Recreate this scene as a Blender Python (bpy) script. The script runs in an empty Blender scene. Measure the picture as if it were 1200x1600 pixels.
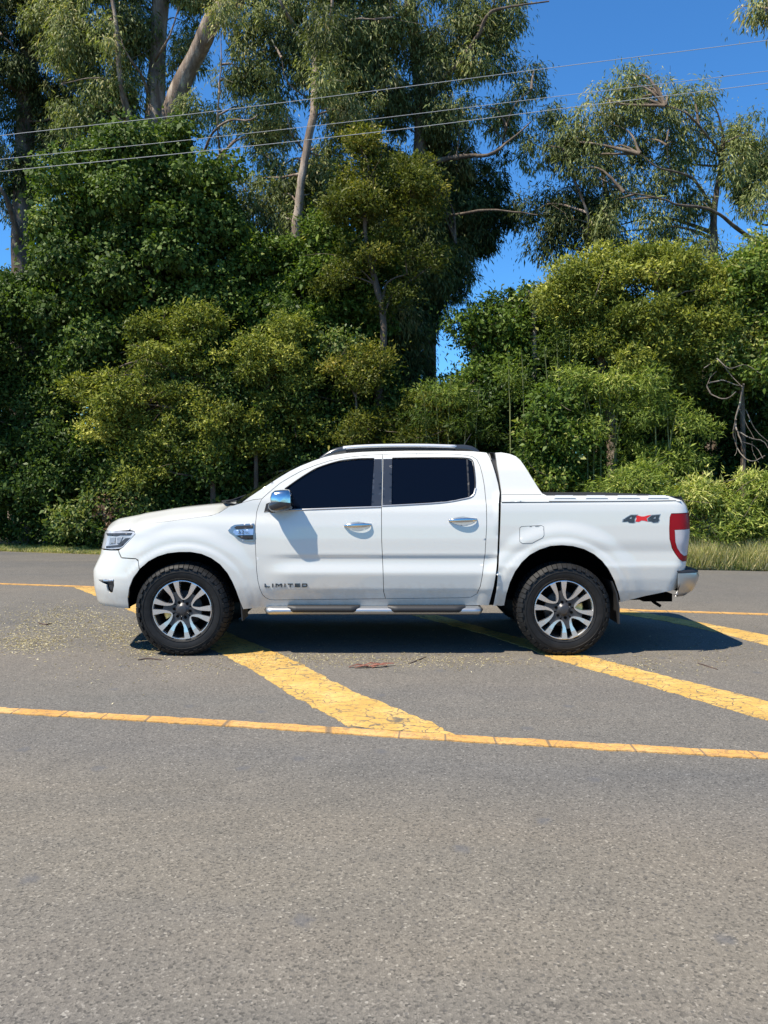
import bpy, math, random
import numpy as np
from mathutils import Vector
from mathutils.geometry import delaunay_2d_cdt
random.seed(7); RNG = np.random.default_rng(11)
R = math.radians
C = bpy.context.scene.collection
SC = bpy.context.scene

# ------------------------------------------------------------------ camera, sky, sun, exposure
F = 1202.0; CAM = np.array([0.0, 0.0, 1.475]); HOR = 757.0
PITCH = math.atan((800 - HOR) / F)
cd = bpy.data.cameras.new('camera'); cam = bpy.data.objects.new('camera', cd); C.objects.link(cam)
cam.location = CAM; cam.rotation_euler = (R(90) - PITCH, 0, 0)
cd.sensor_fit = 'HORIZONTAL'; cd.sensor_width = 36; cd.lens = 36 * F / 1200; cd.clip_end = 2000; cd.clip_start = 0.05
SC.camera = cam
SC.render.resolution_x = 768; SC.render.resolution_y = 1024
SUN = Vector((0.55, 0.33, -1.0)).normalized()          # direction the light travels
world = bpy.data.worlds.new('World'); SC.world = world; world.use_nodes = True
wn = world.node_tree.nodes; wl = world.node_tree.links
sky = wn.new('ShaderNodeTexSky'); sky.sky_type = 'NISHITA'; sky.sun_disc = False
sky.sun_elevation = math.asin(-SUN.z); sky.sun_rotation = math.atan2(-SUN.x, -SUN.y)
sky.air_density = 1.0; sky.dust_density = 0.0; sky.ozone_density = 3.5; sky.altitude = 300
tint = wn.new('ShaderNodeMix'); tint.data_type = 'RGBA'; tint.blend_type = 'MULTIPLY'; tint.inputs[0].default_value = 1; tint.inputs[7].default_value = (.52, 1.08, 1.50, 1)
wl.new(sky.outputs[0], tint.inputs[6]); wl.new(tint.outputs[2], wn['Background'].inputs[0]); wn['Background'].inputs[1].default_value = 0.083
sl = bpy.data.lights.new('sun', 'SUN'); sl.energy = 5.0; sl.angle = R(0.5); sl.color = (1.0, 0.92, 0.785)
so = bpy.data.objects.new('sun', sl); C.objects.link(so); so.rotation_euler = SUN.to_track_quat('-Z', 'Y').to_euler()
SC.view_settings.view_transform = 'Standard'; SC.view_settings.look = 'None'
SC.view_settings.exposure = 0.75; SC.view_settings.gamma = 1.0

# ------------------------------------------------------------------ picture <-> place
FWD = np.array([0, math.cos(PITCH), -math.sin(PITCH)]); UP = np.array([0, math.sin(PITCH), math.cos(PITCH)])
def W(u, v, Y):
    r = FWD * F + np.array([1.0, 0, 0]) * (u - 600) + UP * (800 - v)
    return CAM + r * (Y / r[1])
def G(u, v, z=0.0):
    r = FWD * F + np.array([1.0, 0, 0]) * (u - 600) + UP * (800 - v)
    return CAM + r * ((z - CAM[2]) / r[2])
def pr(p):
    d = np.asarray(p, float) - CAM; zc = d @ FWD
    return 600 + F * d[0] / zc, 800 - F * (d @ UP) / zc

# ------------------------------------------------------------------ object helpers
def tag(o, label=None, cat=None, group=None, kind=None):
    if label: o['label'] = label
    if cat: o['category'] = cat
    if group: o['group'] = group
    if kind: o['kind'] = kind
    return o
def empty(name, loc, parent=None):
    o = bpy.data.objects.new(name, None); o.location = [float(a) for a in loc]; C.objects.link(o)
    if parent: o.parent = parent
    o.empty_display_size = .2
    return o
def origin_of(p):
    v = np.zeros(3)
    while p is not None:
        v += np.array(p.location); p = p.parent
    return v
def mesh_obj(name, V, Fc, mat, parent=None, smooth=True, attr=None):
    V = np.asarray(V, dtype=np.float32).reshape(-1, 3)
    V = V - origin_of(parent).astype(np.float32)
    me = bpy.data.meshes.new(name)
    if isinstance(Fc, np.ndarray):
        n, k = Fc.shape
        me.vertices.add(len(V)); me.vertices.foreach_set('co', V.ravel())
        me.loops.add(n * k); me.loops.foreach_set('vertex_index', Fc.astype(np.int32).ravel())
        me.polygons.add(n); me.polygons.foreach_set('loop_start', np.arange(0, n * k, k, dtype=np.int32))
        me.update(calc_edges=True)
    else:
        me.from_pydata([tuple(float(a) for a in v) for v in V], [], [tuple(int(i) for i in f) for f in Fc])
    if smooth: me.polygons.foreach_set('use_smooth', np.ones(len(me.polygons), dtype=bool))
    if attr is not None:
        a = me.attributes.new('tone', 'FLOAT', 'POINT'); a.data.foreach_set('value', np.asarray(attr, np.float32))
    me.materials.append(mat)
    o = bpy.data.objects.new(name, me); C.objects.link(o)
    if parent: o.parent = parent
    return o
class MB:
    def __init__(s): s.V = []; s.Fs = []; s.T = []
    def add(s, V, Fc, tone=0.5):
        b = len(s.V); s.V.extend([tuple(v) for v in V]); s.Fs.extend([tuple(i + b for i in f) for f in Fc]); s.T += [tone] * len(V)
    def grid(s, A, closed_u=False, closed_v=False, flip=False):
        A = np.asarray(A); n, m = A.shape[:2]; fs = []
        for i in range(n if closed_u else n - 1):
            for j in range(m if closed_v else m - 1):
                q = (i * m + j, ((i + 1) % n) * m + j, ((i + 1) % n) * m + (j + 1) % m, i * m + (j + 1) % m)
                fs.append(q[::-1] if flip else q)
        s.add(A.reshape(-1, 3), fs)
    def box(s, x0, x1, y0, y1, z0, z1):
        V = [(x, y, z) for x in (x0, x1) for y in (y0, y1) for z in (z0, z1)]
        s.add(V, [(0, 1, 3, 2), (4, 6, 7, 5), (0, 4, 5, 1), (2, 3, 7, 6), (0, 2, 6, 4), (1, 5, 7, 3)])
    def tube(s, pts, rad, n=8, cap=True):
        pts = np.asarray(pts, float); m = len(pts); rad = np.broadcast_to(rad, (m,))
        T = np.gradient(pts, axis=0); T /= np.linalg.norm(T, axis=1)[:, None] + 1e-9
        ref = np.array([0.1, 1, 0.05]); rings = []
        for i in range(m):
            a = np.cross(T[i], ref); na = np.linalg.norm(a)
            if na < .15: a = np.cross(T[i], [1, 0, 0]); na = np.linalg.norm(a)
            a /= na; b = np.cross(T[i], a)
            th = np.arange(n) * 2 * math.pi / n
            rings.append(pts[i] + rad[i] * (np.cos(th)[:, None] * a + np.sin(th)[:, None] * b))
        base = len(s.V); s.grid(np.array(rings), closed_v=True)
        if cap:
            s.Fs.append(tuple(base + j for j in range(n))[::-1]); s.Fs.append(tuple(base + (m - 1) * n + j for j in range(n)))
    def build(s, name, mat, parent=None, smooth=False, both=None):
        V = np.array(s.V)
        o = mesh_obj(name, V, s.Fs, mat, parent, smooth)
        if both is not None:
            V2 = V.copy(); V2[:, 1] = 2 * both - V2[:, 1]
            mesh_obj(name, V2, [f[::-1] for f in s.Fs], mat, parent, smooth)
        return o
def bevel(o, w=.01, seg=2):
    m = o.modifiers.new('b', 'BEVEL'); m.width = w; m.segments = seg; m.limit_method = 'ANGLE'; return o
def catmull(P, k=6):
    P = np.asarray(P, float)
    if len(P) < 3: return P
    Q = np.vstack([2 * P[0] - P[1], P, 2 * P[-1] - P[-2]]); out = []
    for i in range(1, len(Q) - 2):
        for t in np.arange(k) / k:
            out.append(.5 * ((2 * Q[i]) + (-Q[i-1] + Q[i+1]) * t + (2*Q[i-1] - 5*Q[i] + 4*Q[i+1] - Q[i+2]) * t*t + (-Q[i-1] + 3*Q[i] - 3*Q[i+1] + Q[i+2]) * t**3))
    out.append(P[-1]); return np.array(out)
def sm(a, b, x):
    t = np.clip((x - a) / (b - a), 0, 1); return t * t * (3 - 2 * t)

# ------------------------------------------------------------------ materials
class NT:
    def __init__(s, name):
        s.m = bpy.data.materials.new(name); s.m.use_nodes = True; s.t = s.m.node_tree
        s.b = s.t.nodes['Principled BSDF']; s.out = s.t.nodes['Material Output']
    def n(s, ty, **kw):
        x = s.t.nodes.new(ty)
        for k, v in kw.items():
            if k in x.inputs: x.inputs[k].default_value = v
            else: setattr(x, k, v)
        return x
    def l(s, a, b): s.t.links.new(a, b)
    def pos(s):
        return s.n('ShaderNodeNewGeometry').outputs['Position']
    def ramp(s, src, stops, interp='LINEAR'):
        r = s.n('ShaderNodeValToRGB'); cr = r.color_ramp; cr.interpolation = interp
        while len(cr.elements) < len(stops): cr.elements.new(.5)
        for e, (p, c) in zip(cr.elements, stops): e.position = p; e.color = (*c, 1) if len(c) == 3 else c
        s.l(src, r.inputs[0]); return r.outputs[0]
    def mix(s, fac, a, b, mode='MIX'):
        x = s.n('ShaderNodeMix', data_type='RGBA', blend_type=mode)
        for src, k in ((fac, 0), (a, 6), (b, 7)):
            if hasattr(src, 'links'): s.l(src, x.inputs[k])
            elif k == 0: x.inputs[0].default_value = src
            else: x.inputs[k].default_value = (*src, 1)
        return x.outputs[2]
    def noise(s, vec, scale, detail=4, rough=.55):
        x = s.n('ShaderNodeTexNoise', Scale=scale, Detail=detail, Roughness=rough)
        if vec is not None: s.l(vec, x.inputs['Vector'])
        return x.outputs[0]
    def mapping(s, vec, scale=(1, 1, 1), rot=(0, 0, 0)):
        x = s.n('ShaderNodeMapping'); x.inputs['Scale'].default_value = scale; x.inputs['Rotation'].default_value = rot
        s.l(vec, x.inputs[0]); return x.outputs[0]
    def bump(s, h, strength=.3, dist=.01):
        x = s.n('ShaderNodeBump', Strength=strength, Distance=dist); s.l(h, x.inputs['Height']); s.l(x.outputs[0], s.b.inputs['Normal'])
def pbr(name, col, rough=.5, metal=0.0, coat=0.0, bumpy=0.0, spec=.5, var=.0):
    m = NT(name); m.b.inputs['Base Color'].default_value = (*col, 1); m.b.inputs['Roughness'].default_value = rough
    m.b.inputs['Metallic'].default_value = metal; m.b.inputs['Coat Weight'].default_value = coat; m.b.inputs['Coat Roughness'].default_value = .03
    m.b.inputs['Specular IOR Level'].default_value = spec
    tc = m.n('ShaderNodeTexCoord').outputs['Object']
    if var:
        nz = m.noise(tc, 9, 6); m.l(m.ramp(nz, [(.3, tuple(c * (1 - var) for c in col)), (.7, tuple(min(1, c * (1 + var)) for c in col))]), m.b.inputs['Base Color'])
    if bumpy: m.bump(m.noise(tc, 120, 3), bumpy, .002)
    return m.m
M = {}
def paint():
    m = NT('white_paint'); p = m.n('ShaderNodeTexCoord').outputs['Object']
    s = m.n('ShaderNodeSeparateXYZ'); m.l(p, s.inputs[0])
    nz = m.noise(p, 14, 6, .65)
    add = m.n('ShaderNodeMath', operation='MULTIPLY_ADD'); m.l(nz, add.inputs[0]); add.inputs[1].default_value = .35; m.l(s.outputs[2], add.inputs[2])
    dirt = m.ramp(add.outputs[0], [(.52, (1, 1, 1)), (.80, (0, 0, 0))])       # road dust thrown up on the lowest panels
    m.l(m.mix(dirt, (.61, .605, .562), (.46, .42, .36)), m.b.inputs['Base Color'])
    m.b.inputs['Roughness'].default_value = .38; m.b.inputs['Coat Weight'].default_value = 1; m.b.inputs['Coat Roughness'].default_value = .04
    return m.m
M['paint'] = paint()
M['chrome'] = pbr('chrome', (.66, .655, .64), .14, 1.0)
M['ventchrome'] = pbr('dull_chrome', (.36, .355, .35), .30, .9)
M['railsilver'] = pbr('rail_silver', (.66, .66, .66), .3, .35)
M['silver'] = pbr('satin_silver', (.46, .455, .445), .34, .85, bumpy=.05)
M['alloy'] = pbr('machined_alloy', (.80, .80, .81), .22, .9)
M['gunmetal'] = pbr('gunmetal', (.055, .055, .058), .4, .4)
M['barrel'] = pbr('dark_barrel', (.012, .012, .012), .5, .2)
M['black'] = pbr('black_plastic', (.018, .018, .019), .55, bumpy=.2)
M['gloss_black'] = pbr('gloss_black', (.03, .032, .036), .22, coat=.5)
M['void'] = pbr('unlit_black', (.003, .003, .003), .9, spec=.03)
M['glass'] = pbr('tinted_glass', (.002, .003, .007), .03, spec=.20)
M['red'] = pbr('red_lens', (.24, .002, .006), .35, spec=.25)
M['redsticker'] = pbr('red_decal', (.65, .02, .02), .4)
M['lens'] = pbr('clear_lens', (.38, .385, .39), .2, .1, coat=.6, var=.4)
M['whitelens'] = pbr('white_lens', (.42, .41, .43), .25, .0, coat=.5, var=.15)
M['reflector'] = pbr('reflector', (.30, .30, .30), .4, .5)
M['capinsert'] = pbr('cap_insert_grey', (.46, .48, .49), .5)
M['greytrim'] = pbr('grey_trim', (.30, .33, .35), .5)
M['rust'] = pbr('brake_disc', (.055, .05, .046), .5, .4)
M['caliper'] = pbr('caliper', (.80, .58, .20), .45, .0, var=.2)
M['decal'] = pbr('dark_decal', (.035, .045, .055), .35)
M['decalgrey'] = pbr('grey_decal', (.25, .30, .34), .35)
M['bluechrome'] = pbr('badge_strip', (.24, .36, .55), .35, .3)

def rubber():
    m = NT('tyre_rubber'); p = m.n('ShaderNodeTexCoord').outputs['Object']
    m.l(m.ramp(m.noise(p, 18, 6, .7), [(.35, (.006, .006, .006)), (.65, (.014, .0137, .0135)), (.85, (.027, .0255, .024))]), m.b.inputs['Base Color'])
    m.b.inputs['Roughness'].default_value = .58; m.b.inputs['Specular IOR Level'].default_value = .3; m.bump(m.noise(p, 160, 3), .4, .002); return m.m
M['rubber'] = rubber()

def asphalt_nodes(m, p):
    """aggregate colour and height for worn asphalt, from world position"""
    big = m.noise(m.mapping(p, (.22, 1.1, 1), (0, 0, R(13))), .55, 4, .6)
    med = m.noise(p, 2.2, 5, .6)
    v = m.n('ShaderNodeTexVoronoi', Scale=125.0); m.l(p, v.inputs['Vector'])
    sp = m.n('ShaderNodeSeparateColor'); m.l(v.outputs['Color'], sp.inputs[0])
    stones = m.ramp(sp.outputs[0], [(0, (.072, .070, .064)), (.10, (.108, .103, .095)), (.25, (.142, .135, .124)), (.6, (.160, .152, .139)), (.88, (.188, .178, .162)), (.975, (.225, .215, .198)), (1, (.31, .30, .28))])
    fine = m.ramp(m.noise(p, 330, 3, .7), [(.32, (.62, .62, .62)), (.68, (1.22, 1.22, 1.22))])
    c = m.mix(1.0, m.mix(1.0, stones, (.925, .90, .86), 'MULTIPLY'), fine, 'MULTIPLY')
    c = m.mix(1.0, c, m.ramp(big, [(.3, (.74, .77, .82)), (.45, (.94, .94, .93)), (.55, (1.0, .98, .95)), (.72, (1.20, 1.13, 1.03))]), 'MULTIPLY')
    c = m.mix(1.0, c, m.ramp(med, [(.3, (.92, .92, .92)), (.7, (1.07, 1.06, 1.05))]), 'MULTIPLY')
    # wheel tracks: paler polished bands and greyer ones running along the lane, and the greyer far lane
    dt = m.n('ShaderNodeVectorMath', operation='DOT_PRODUCT'); m.l(p, dt.inputs[0]); dt.inputs[1].default_value = (.2, 1, 0)
    wq = m.n('ShaderNodeMath', operation='MULTIPLY_ADD'); m.l(big, wq.inputs[0]); wq.inputs[1].default_value = 1.6; m.l(dt.outputs['Value'], wq.inputs[2])
    mr = m.n('ShaderNodeMapRange'); m.l(wq.outputs[0], mr.inputs[0]); mr.inputs[1].default_value = 2.0; mr.inputs[2].default_value = 16.0
    c = m.mix(1.0, c, m.ramp(mr.outputs[0], [(.03, (.98, .98, .98)), (.10, (1.15, 1.11, 1.02)), (.15, (1.10, 1.06, .98)), (.20, (.89, .91, .94)), (.26, (.92, .93, .93)), (.32, (1.03, 1.0, .97)), (.40, (.97, .96, .94)), (.62, (.98, .97, .95)), (.72, (.86, .87, .89)), (1, (.84, .85, .87))]), 'MULTIPLY')
    # dark pits, and a few old oil or tar spots
    v2 = m.n('ShaderNodeTexVoronoi', Scale=15.0, voronoi_dimensions='2D'); m.l(p, v2.inputs['Vector'])
    c = m.mix(m.ramp(v2.outputs['Distance'], [(.05, (.75, .75, .75)), (.11, (0, 0, 0))]), c, (.075, .070, .062))
    sv = m.n('ShaderNodeVectorMath', operation='MULTIPLY_ADD'); sn = m.n('ShaderNodeTexNoise', Scale=22.0, Detail=3.0); m.l(p, sn.inputs['Vector'])
    m.l(sn.outputs['Color'], sv.inputs[0]); sv.inputs[1].default_value = (.06, .06, 0); m.l(p, sv.inputs[2])
    v3 = m.n('ShaderNodeTexVoronoi', Scale=1.25, voronoi_dimensions='2D'); m.l(sv.outputs[0], v3.inputs['Vector'])
    c = m.mix(m.ramp(v3.outputs['Distance'], [(.022, (.6, .6, .6)), (.06, (0, 0, 0))]), c, (.085, .085, .088))
    # hairline cracks
    wv = m.n('ShaderNodeVectorMath', operation='MULTIPLY_ADD'); nz = m.n('ShaderNodeTexNoise', Scale=1.7, Detail=5.0); m.l(p, nz.inputs['Vector'])
    m.l(nz.outputs['Color'], wv.inputs[0]); wv.inputs[1].default_value = (1.2, 1.2, 0); m.l(p, wv.inputs[2])
    v4 = m.n('ShaderNodeTexVoronoi', Scale=.36, feature='DISTANCE_TO_EDGE', voronoi_dimensions='2D'); m.l(wv.outputs[0], v4.inputs['Vector'])
    cr = m.n('ShaderNodeMath', operation='MULTIPLY'); m.l(m.ramp(v4.outputs['Distance'], [(.0005, (.5, .5, .5)), (.0022, (0, 0, 0))]), cr.inputs[0]); m.l(m.ramp(med, [(.52, (0, 0, 0)), (.64, (1, 1, 1))]), cr.inputs[1])
    c = m.mix(cr.outputs[0], c, (.05, .048, .045))
    return c, sp.outputs[1], v.outputs['Distance']
def asphalt():
    m = NT('asphalt'); p = m.pos(); c, h, d = asphalt_nodes(m, p)
    m.l(c, m.b.inputs['Base Color']); m.b.inputs['Roughness'].default_value = .88
    m.bump(d, .35, .003); return m.m
M['asphalt'] = asphalt()
def yellow(name, tint, tr):
    m = NT(name); p = m.pos(); c, h, d = asphalt_nodes(m, p)
    wv = m.n('ShaderNodeVectorMath', operation='MULTIPLY_ADD'); nz = m.n('ShaderNodeTexNoise', Scale=7.0, Detail=4.0); m.l(p, nz.inputs['Vector'])
    m.l(nz.outputs['Color'], wv.inputs[0]); wv.inputs[1].default_value = (.22, .22, 0); m.l(m.mapping(p, (1.0, 1.5, 1), (0, 0, R(14))), wv.inputs[2])
    v = m.n('ShaderNodeTexVoronoi', Scale=7.6, feature='DISTANCE_TO_EDGE'); m.l(wv.outputs[0], v.inputs['Vector'])
    cw = m.n('ShaderNodeMath', operation='MULTIPLY'); m.l(v.outputs['Distance'], cw.inputs[0]); m.l(m.ramp(m.noise(p, 3.3, 4), [(.3, (1.8, 1.8, 1.8)), (.5, (.9, .9, .9)), (.7, (.5, .5, .5))]), cw.inputs[1])
    cr = m.ramp(cw.outputs[0], [(.011, (.9, .9, .9)), (.034, (0, 0, 0))])
    v2 = m.n('ShaderNodeTexVoronoi', Scale=17.0, feature='DISTANCE_TO_EDGE'); m.l(wv.outputs[0], v2.inputs['Vector'])
    cr2 = m.ramp(v2.outputs['Distance'], [(.010, (.8, .8, .8)), (.03, (0, 0, 0))])
    gate = m.ramp(m.noise(p, 1.6, 3), [(.5, (0, 0, 0)), (.6, (1, 1, 1))]); c2 = m.mix(1.0, cr2, gate, 'MULTIPLY')
    worn = m.ramp(m.noise(p, 30, 7, .8), [(.52, (0, 0, 0)), (.64, (.7, .7, .7))])
    al = m.mix(1.0, m.mix(1.0, cr, c2, 'LIGHTEN'), worn, 'LIGHTEN')
    ycol = m.ramp(m.noise(p, 3.5, 6, .65), [(.3, (.48, .285, .065)), (.5, (.58, .355, .085)), (.7, (.68, .45, .15))])
    ycol = m.mix(1.0, ycol, m.ramp(m.noise(p, 240, 3), [(.35, (.82, .82, .82)), (.65, (1.1, 1.1, 1.1))]), 'MULTIPLY')
    if tr:      # thin lines: shrinkage breaks straight across the line
        wv2 = m.n('ShaderNodeTexWave', Scale=.9, Distortion=16.0, Detail=2.0); m.l(m.mapping(p, (1, .25, 1), (0, 0, R(13))), wv2.inputs['Vector']); wv2.inputs['Detail Scale'].default_value = .5
        al = m.mix(1.0, m.mix(1.0, m.mix(1.0, cr, (.55, .55, .55), 'MULTIPLY'), worn, 'LIGHTEN'), m.ramp(wv2.outputs[1] if False else wv2.outputs[0], [(.002, (.8, .8, .8)), (.008, (0, 0, 0))]), 'LIGHTEN')
    ycol = m.mix(1.0, ycol, tint, 'MULTIPLY')
    m.l(m.mix(al, ycol, m.mix(1.0, c, (.8, .78, .74), 'MULTIPLY')), m.b.inputs['Base Color']); m.b.inputs['Roughness'].default_value = .75
    m.bump(d, .35, .003); return m.m
M['yellow'] = yellow('yellow_road_paint', (.97, .97, .97), 0); M['yellowline'] = yellow('orange_line_paint', (.98, .86, .95), 1)
def earth():
    m = NT('forest_floor'); p = m.pos()
    c = m.ramp(m.noise(p, 3, 8, .7), [(.3, (.035, .03, .02)), (.5, (.075, .07, .035)), (.7, (.13, .115, .06))])
    m.l(c, m.b.inputs['Base Color']); m.b.inputs['Roughness'].default_value = .95; m.bump(m.noise(p, 30, 5), .6, .03); return m.m
M['earth'] = earth()
def verge_m():
    m = NT('dry_verge'); p = m.pos()
    c = m.ramp(m.noise(p, 7, 8, .75), [(.3, (.10, .10, .04)), (.5, (.24, .20, .10)), (.7, (.36, .30, .18))])
    m.l(c, m.b.inputs['Base Color']); m.b.inputs['Roughness'].default_value = .95; m.bump(m.noise(p, 60, 5), .6, .03); return m.m
M['verge'] = verge_m()
def bark(name, a, b, c):
    m = NT(name); p = m.n('ShaderNodeTexCoord').outputs['Object']; q = m.mapping(p, (3.2, 3.2, .7))
    n1 = m.noise(q, 1.6, 7, .62)
    m.l(m.ramp(n1, [(.32, a), (.5, b), (.66, c)]), m.b.inputs['Base Color']); m.b.inputs['Roughness'].default_value = .9
    m.bump(m.noise(m.mapping(p, (9, 9, 2)), 3, 6, .7), .7, .04); return m.m
M['bark_pale'] = bark('pale_gum_bark', (.09, .06, .04), (.21, .155, .115), (.40, .33, .26))
M['bark_brown'] = bark('brown_bark', (.05, .035, .025), (.11, .08, .055), (.20, .155, .115))
M['bark_dead'] = bark('dead_wood', (.07, .055, .045), (.16, .135, .11), (.30, .26, .22))
M['wire'] = pbr('power_cable', (.33, .34, .35), .6, .0)
def leafm(name, stops, rough=.5, trans=.3, spec=.16):
    m = NT(name)
    at = m.n('ShaderNodeAttribute', attribute_name='tone').outputs['Fac']
    c = m.ramp(at, [(a, tuple(min(.8, x * 1.26) for x in col)) for a, col in stops])
    m.l(c, m.b.inputs['Base Color']); m.b.inputs['Roughness'].default_value = rough; m.b.inputs['Specular IOR Level'].default_value = spec
    tr = m.n('ShaderNodeBsdfTranslucent'); m.l(m.mix(1.0, c, (1.25, 1.35, .55), 'MULTIPLY'), tr.inputs[0])
    mx = m.n('ShaderNodeMixShader'); mx.inputs[0].default_value = trans
    m.l(m.b.outputs[0], mx.inputs[1]); m.l(tr.outputs[0], mx.inputs[2]); m.l(mx.outputs[0], m.out.inputs[0]); return m.m
LM = {
 'dark':   leafm('dark_green_leaves', [(0, (.018, .034, .008)), (.5, (.045, .078, .016)), (.85, (.09, .135, .03)), (1, (.17, .19, .06))], .45),
 'ivy':    leafm('glossy_ivy_leaves', [(0, (.022, .040, .008)), (.5, (.060, .098, .016)), (.85, (.115, .165, .030)), (1, (.20, .23, .07))], .6, .25, .2),
 'olive':  leafm('olive_leaves', [(0, (.038, .050, .008)), (.5, (.098, .112, .018)), (.8, (.18, .175, .028)), (1, (.32, .26, .06))], .5),
 'yellow': leafm('yellow_green_leaves', [(0, (.043, .062, .010)), (.5, (.138, .162, .028)), (.8, (.26, .268, .046)), (1, (.42, .40, .10))], .5),
 'euc':    leafm('gum_leaves', [(0, (.05, .062, .024)), (.5, (.138, .165, .058)), (.85, (.25, .268, .10)), (1, (.42, .36, .18))], .5, .3, .15),
 'eucdark':leafm('dark_gum_leaves', [(0, (.020, .032, .011)), (.5, (.055, .075, .025)), (.85, (.12, .14, .045)), (1, (.20, .18, .07))], .55, .22),
 'mid':    leafm('mid_green_leaves', [(0, (.030, .055, .010)), (.5, (.08, .125, .020)), (.85, (.15, .20, .038)), (1, (.28, .28, .09))], .45),
 'bright': leafm('bright_green_leaves', [(0, (.035, .06, .012)), (.5, (.13, .18, .035)), (.85, (.28, .33, .07)), (1, (.48, .47, .16))], .5, .36),
 'grass':  leafm('grass_blades', [(0, (.07, .11, .025)), (.5, (.16, .20, .05)), (.8, (.34, .32, .14)), (1, (.55, .48, .28))], .6, .3),
 'dry':    leafm('dry_litter', [(0, (.10, .065, .04)), (.4, (.27, .22, .12)), (.8, (.42, .37, .20)), (1, (.60, .54, .38))], .8, .1),
 'dead':   leafm('dead_leaves', [(0, (.05, .028, .018)), (.5, (.11, .07, .042)), (1, (.24, .16, .10))], .7, .1),
}

# ------------------------------------------------------------------ the setting: ground, road, verge
def sheet(name, pts, z, mat, **kw):
    V = [(p[0], p[1], z) for p in pts]
    o = mesh_obj(name, V, [tuple(range(len(V)))], mat, smooth=False); tag(o, kind='structure', **kw); return o
def terrain():
    xs = np.concatenate([np.linspace(-900, -60, 12), np.linspace(-50, 50, 61), np.linspace(60, 900, 12)])
    ys = np.concatenate([np.linspace(-900, -40, 12), np.linspace(-30, 60, 61), np.linspace(80, 900, 12)])
    X, Y = np.meshgrid(xs, ys, indexing='ij')
    e = Y - edgeY(X)
    Z = -.03 + .22 * sm(.8, 3.5, e) * (np.abs(X) < 60) + .05 * np.sin(X * 1.3) * np.cos(Y * .9) * sm(1, 3, e)
    g = MB(); g.grid(np.stack([X, Y, Z], -1), flip=False)
    o = g.build('ground', M['earth'], smooth=True); tag(o, kind='structure')
EDGE = [(-60, 28.0), (-20, 19.6), (-8.43, 16.9), (-5.9, 16.1), (0, 14.6), (5.3, 13.25), (7.0, 12.95), (20, 11.2), (60, 6)]
def edgeY(x): return np.interp(x, [e[0] for e in EDGE], [e[1] for e in EDGE])
terrain()
def strip_sheet(name, x0, x1, f0, f1, z, mat, n=160, m=3):
    xs = np.linspace(x0, x1, n); g = MB()
    g.grid(np.array([[(x, f0(x) + (f1(x) - f0(x)) * k / m, z) for k in range(m + 1)] for x in xs]))
    o = g.build(name, mat); return tag(o, kind='structure')
nzx = RNG.normal(0, 1, 500)
def jag(x, a=.05): return a * (np.interp(x * 3.1 + 200, np.arange(500), nzx) + .5 * np.interp(x * 9.3 + 250, np.arange(500), nzx))
strip_sheet('road', -60, 60, lambda x: -30.0, lambda x: edgeY(x) + jag(x, .035), 0.0, M['asphalt'], n=600)
strip_sheet('verge', -40, 30, lambda x: edgeY(x) - .12, lambda x: edgeY(x) + 1.7 + jag(x, .12), -0.006, M['verge'], n=300)

# painted markings, as sheets with ragged edges lying 4 mm above the road
def densify(P, step, jit=0.0, closed=True):
    P = np.asarray(P, float); out = []
    n = len(P)
    for i in range(n if closed else n - 1):
        a, b = P[i], P[(i + 1) % n]; k = max(1, int(math.ceil(np.linalg.norm(b - a) / step)))
        for j in range(k): out.append(a + (b - a) * j / k)
    if not closed: out.append(P[-1])
    out = np.array(out)
    if jit: out = out + RNG.normal(0, jit, out.shape)
    return out
def marking(name, px, z, jit=.006, label=None, world=None):
    P = [G(u, v)[:2] for u, v in px] if world is None else world
    D = densify(P, .05, jit)
    V = [(x, y, z) for x, y in D]
    vv, _, ff = delaunay_2d_cdt([Vector(d) for d in D], [], [list(range(len(D)))], 1, 1e-6)[:3]
    n = len(vv); m = len(D); Vs = [(v[0], v[1], z) for v in vv] + [(x, y, z) for x, y in D] + [(x, y, 0.0) for x, y in D]   # paint has thickness: its edge reaches the road
    Fs = [tuple(f) for f in ff] + [(n + i, n + (i + 1) % m, n + m + (i + 1) % m, n + m + i) for i in range(m)]
    o = mesh_obj(name, Vs, Fs, M['yellowline' if world is not None else 'yellow'], smooth=False)
    tag(o, kind='structure')
    if label: o['label'] = label
def line_marking(name, mid, width, z, label):
    P = np.array([G(u, v)[:2] for u, v in mid]); d0 = P[1] - P[0]; d1 = P[-1] - P[-2]
    P = np.vstack([P[0] - d0 / np.linalg.norm(d0) * 12, P, P[-1] + d1 / np.linalg.norm(d1) * 10])
    P = catmull(P, 4); T = np.gradient(P, axis=0); T /= np.linalg.norm(T, axis=1)[:, None]; N = np.stack([-T[:, 1], T[:, 0]], 1)
    marking(name, None, z, .004, label, world=np.vstack([P + N * width / 2, (P - N * width / 2)[::-1]]))
line_marking('road_line', [(0, 1110.5), (350, 1131), (700, 1153.5), (1200, 1182)],   .105, .007, 'thin yellow edge line nearest the camera')
line_marking('road_line', [(0, 912.5), (120, 916.5), (600, 935), (975, 953), (1200, 960.5)], .10, .007, 'thin yellow line behind the pickup')
marking('road_stripe', [(112, 916), (150, 932), (200, 953), (355, 1026), (400, 1051), (450, 1084), (500, 1111), (545, 1136), (712, 1149), (685, 1136), (630, 1112), (550, 1080), (475, 1040), (425, 1017), (290, 962), (180, 925), (160, 919)], .004, .008, 'broad cracked yellow stripe under the front wheel')
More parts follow.
